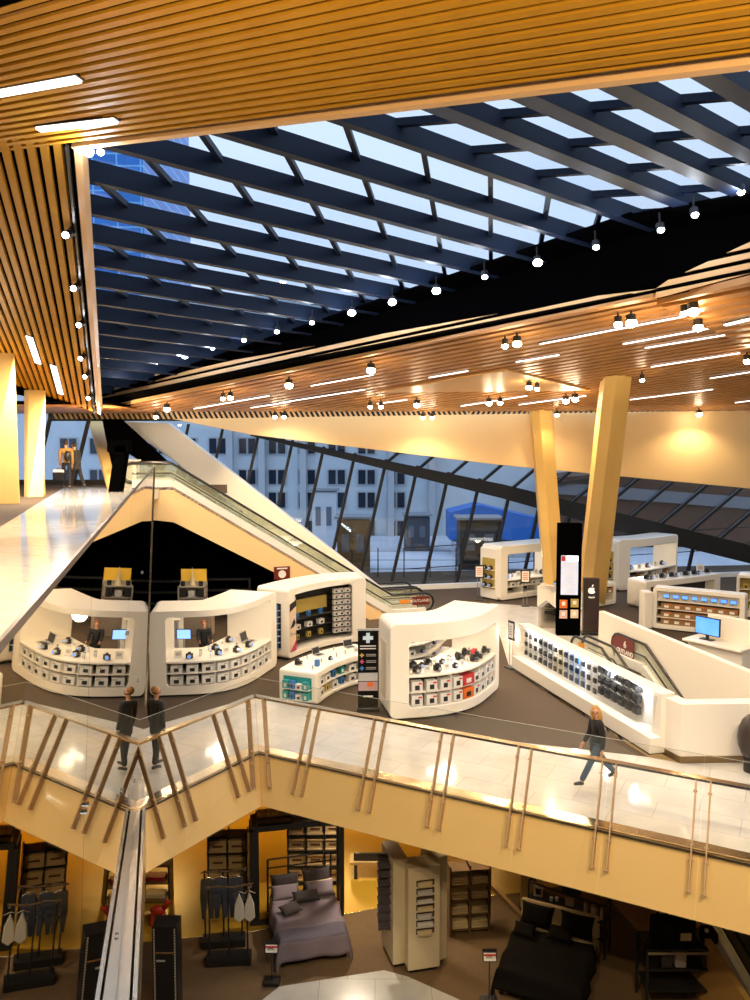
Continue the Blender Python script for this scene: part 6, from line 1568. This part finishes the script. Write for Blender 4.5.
# black bed on the right
b2 = V((3.80, 16.30, ZL)); b2r = math.radians(-25)
bed(b2, b2r, 1.75, 2.1, 'bed with black bedding at the bottom right', BEDB, BEDB, None)
R2m = Matrix.Rotation(b2r, 3, 'Z')
for x, y, z, w, d, h, tl, lb in ((-.45, .78, .82, .76, .50, .22, 1.0, 'black pillow at the head of the black bed, left side'), (.45, .78, .82, .76, .50, .22, 1.0, 'black pillow at the head of the black bed, right side'), (-.62, .30, .72, .50, .34, .16, .4, 'small black cushion at the left side of the black bed'), (.15, .42, .76, .55, .36, .18, .5, 'black lumbar cushion in the middle of the black bed')):
    pillow(b2 + R2m @ V((x, y, z)), w, d, h, b2r, tl, BEDB, lb, 'pillows on the black bed')
hbd = thing('headboard_panel', 'cream upholstered panel behind the black pillows', 'headboard', tuple(b2 + R2m @ V((0, 1.12, 0))), b2r)
MB().box((0, 0, .52), (1.8, .10, .9)).build('panel', CRP, hbd, local=True, bevel=.05); MB().box((0, 0, .03), (1.7, .14, .06)).build('foot', BLK, hbd, local=True)
# console behind it
cl, crr = Q(528, 932), Q(604, 960); cn0 = thing('metal_console', 'black metal console shelf behind the black bed', 'console', tuple((cl + crr) / 2))
cd_ = (crr - cl); cwn = V((-cd_.y, cd_.x, 0)).normalized(); cwn = cwn if cwn.y > 0 else -cwn
for p in (cl, crr):
    for o in (0, .4): MB().bar(p + cwn * o, p + cwn * o + UP * 1.25, .035, .035, up=cwn).build('leg', BLK, cn0)
for z in (.45, .85, 1.25):
    MB().bar(cl + UP * z, crr + UP * z, .04, .04).bar(cl + cwn * .4 + UP * z, crr + cwn * .4 + UP * z, .04, .04).bar(cl + UP * z, cl + cwn * .4 + UP * z, .04, .04).bar(crr + UP * z, crr + cwn * .4 + UP * z, .04, .04).build('rail', BLK, cn0)
for z in (.45, .85): MB().prism([cl + UP * z, crr + UP * z, crr + cwn * .4 + UP * z, cl + cwn * .4 + UP * z], UP * .015).build('board', BLK, cn0)
MB().prism([cl + UP * 1.26, crr + UP * 1.26, crr + cwn * .4 + UP * 1.26, cl + cwn * .4 + UP * 1.26], UP * .012).build('glass_top', GLASS, cn0)
cm = lambda f, z, o=.15: cl + cd_ * f + cwn * o + UP * z
for f, z, kind, lb in ((.12, 1.285, 'vase', 'black vase at the left end of the console top'), (.55, 1.285, 'blackbox', 'black box on the middle of the console top'), (.10, .87, 'frame', 'small white picture frame on the left of the console'), (.28, .87, 'cups', 'two white cups on the console board'), (.52, .87, 'sign', 'cream card standing in the middle of the console'), (.85, .87, 'books', 'row of books standing at the right of the console')):
    p = cm(f, z); t = thing({'vase': 'vase', 'blackbox': 'storage_box', 'frame': 'picture_frame', 'cups': 'cup_stack', 'sign': 'card', 'books': 'bookend'}[kind], lb, {'vase': 'vase', 'blackbox': 'box', 'frame': 'frame', 'cups': 'cup', 'sign': 'card', 'books': 'books'}[kind], tuple(p)) if kind not in ('books', 'cups') else None
    if kind == 'vase': MB().tube([p, p + UP * .08, p + UP * .18, p + UP * .24], [.07, .11, .09, .05], 12).build('vase_body', BLK, t, smooth=True); MB().ball(p + V((.0, -.09, .14)), .02, 8).build('highlight_bead', WHITE2, t)  # white bead imitates a highlight on the vase
    if kind == 'blackbox': MB().box(p + UP * .12, (.42, .28, .24), rz=-.3).build('box_body', BLK, t); MB().box(p + UP * .25, (.44, .30, .03), rz=-.3).build('box_lid', BLK, t)
    if kind == 'frame': MB().box(p + UP * .13, (.22, .02, .26), rz=-.3).build('frame_border', WHC, t); MB().box(p + V((0, -.015, .13)), (.12, .02, .14), rz=-.3).build('picture', BLK, t)
    if kind == 'sign': MB().box(p + UP * .11, (.20, .02, .22), rz=-.3).build('card_sheet', CRP, t); MB().box(p + UP * .01, (.22, .1, .02), rz=-.3).build('card_foot', BLK, t)
    if kind == 'cups':
        for k in range(2): tag(MB().tube([p + V((.13 * k, 0, 0)), p + V((.13 * k, 0, .09))], [.035, .045], 10).build('cup', WHITE2, origin=tuple(p + V((.13 * k, 0, 0)))), ['left', 'right'][k] + ' white cup on the middle board of the console', 'cup', 'cups on the console')
    if kind == 'books':
        for k in range(8): pp_ = cm(.72 + .03 * k, .866); tag(MB().box(pp_ + UP * .12, (.045, .18, .24 - .01 * (k % 3)), rz=-.3).build('book', [BOXG, BRN, DKP, CRP][k % 4], origin=tuple(pp_)), f'standing book on the console, {ORD[k]} from the left', 'book', 'books on the console')
# black shelf with black bags in the bottom right corner
sx0, sx1 = at(645, 985, 15.3), at(720, 990, 15.0)
sg_ = thing('display_rack', 'black rack loaded with black goods in the bottom right corner', 'rack', ((sx0.x + sx1.x) / 2, 15.2, ZL))
lx, rx = sx0.x, sx1.x; yb = 15.2
for x in (lx, rx):
    for y in (yb, yb + .6): MB().bar(V((x, y, ZL)), V((x, y, ZL + 1.35)), .05, .05, up=V((0, 1, 0))).build('post', BLK, sg_)
for z in (.45, .9, 1.33): MB().box(((lx + rx) / 2, yb + .3, ZL + z), (rx - lx, .6, .04)).build('board', BLK, sg_)
MB().box(((lx + rx) / 2, yb - .02, ZL + 1.28), (rx - lx, .02, .05)).build('price_rail', mat('rail_beige', (.35, .28, .2), .5), sg_)
BG = 'goods on the black rack in the bottom right corner'
for i, (px, py, w, h, lb) in enumerate(((660, 985, .42, .50, 'black bag at the left on top of the black corner rack'), (681, 985, .45, .85, 'tall black bag with cream tag on the corner rack'), (706, 985, .34, .25, 'small black bag on the right of the corner rack'))):
    p = at(px, py, yb + .3); p.z = ZL + 1.35; g_ = thing('black_bag', lb, 'bag', tuple(p), group=BG)
    MB().box(p + UP * h / 2, (w, .34, h)).build('bag_body', BEDB, g_, bevel=.06, seg=3)
    if i < 2: MB().tube([p + V((-w * .3, 0, h - .02)), p + V((-w * .2, 0, h + .12)), p + V((w * .2, 0, h + .12)), p + V((w * .3, 0, h - .02))], .025, 8).build('handle', BEDB, g_)
    if i == 1: MB().box(p + V((0, -.18, h * .22)), (.22, .01, .16)).build('tag', CRP, g_)
    if i == 2: MB().ball(p + V((-.08, -.12, h + .04)), .045, 8).build('charm', WHITE2, g_)
for k in range(5):
    p = V((lx + .16 + k * (rx - lx - .3) / 4, yb + .2, ZL + .92)); tag(MB().box(p + UP * .15, (.22, .3, .30)).build('storage_box', [BEDB, DKP, BOXG][k % 3], origin=tuple(p), bevel=.02), f'box under the bags on the black corner rack, {ORD[k]} from the left', 'box', BG)
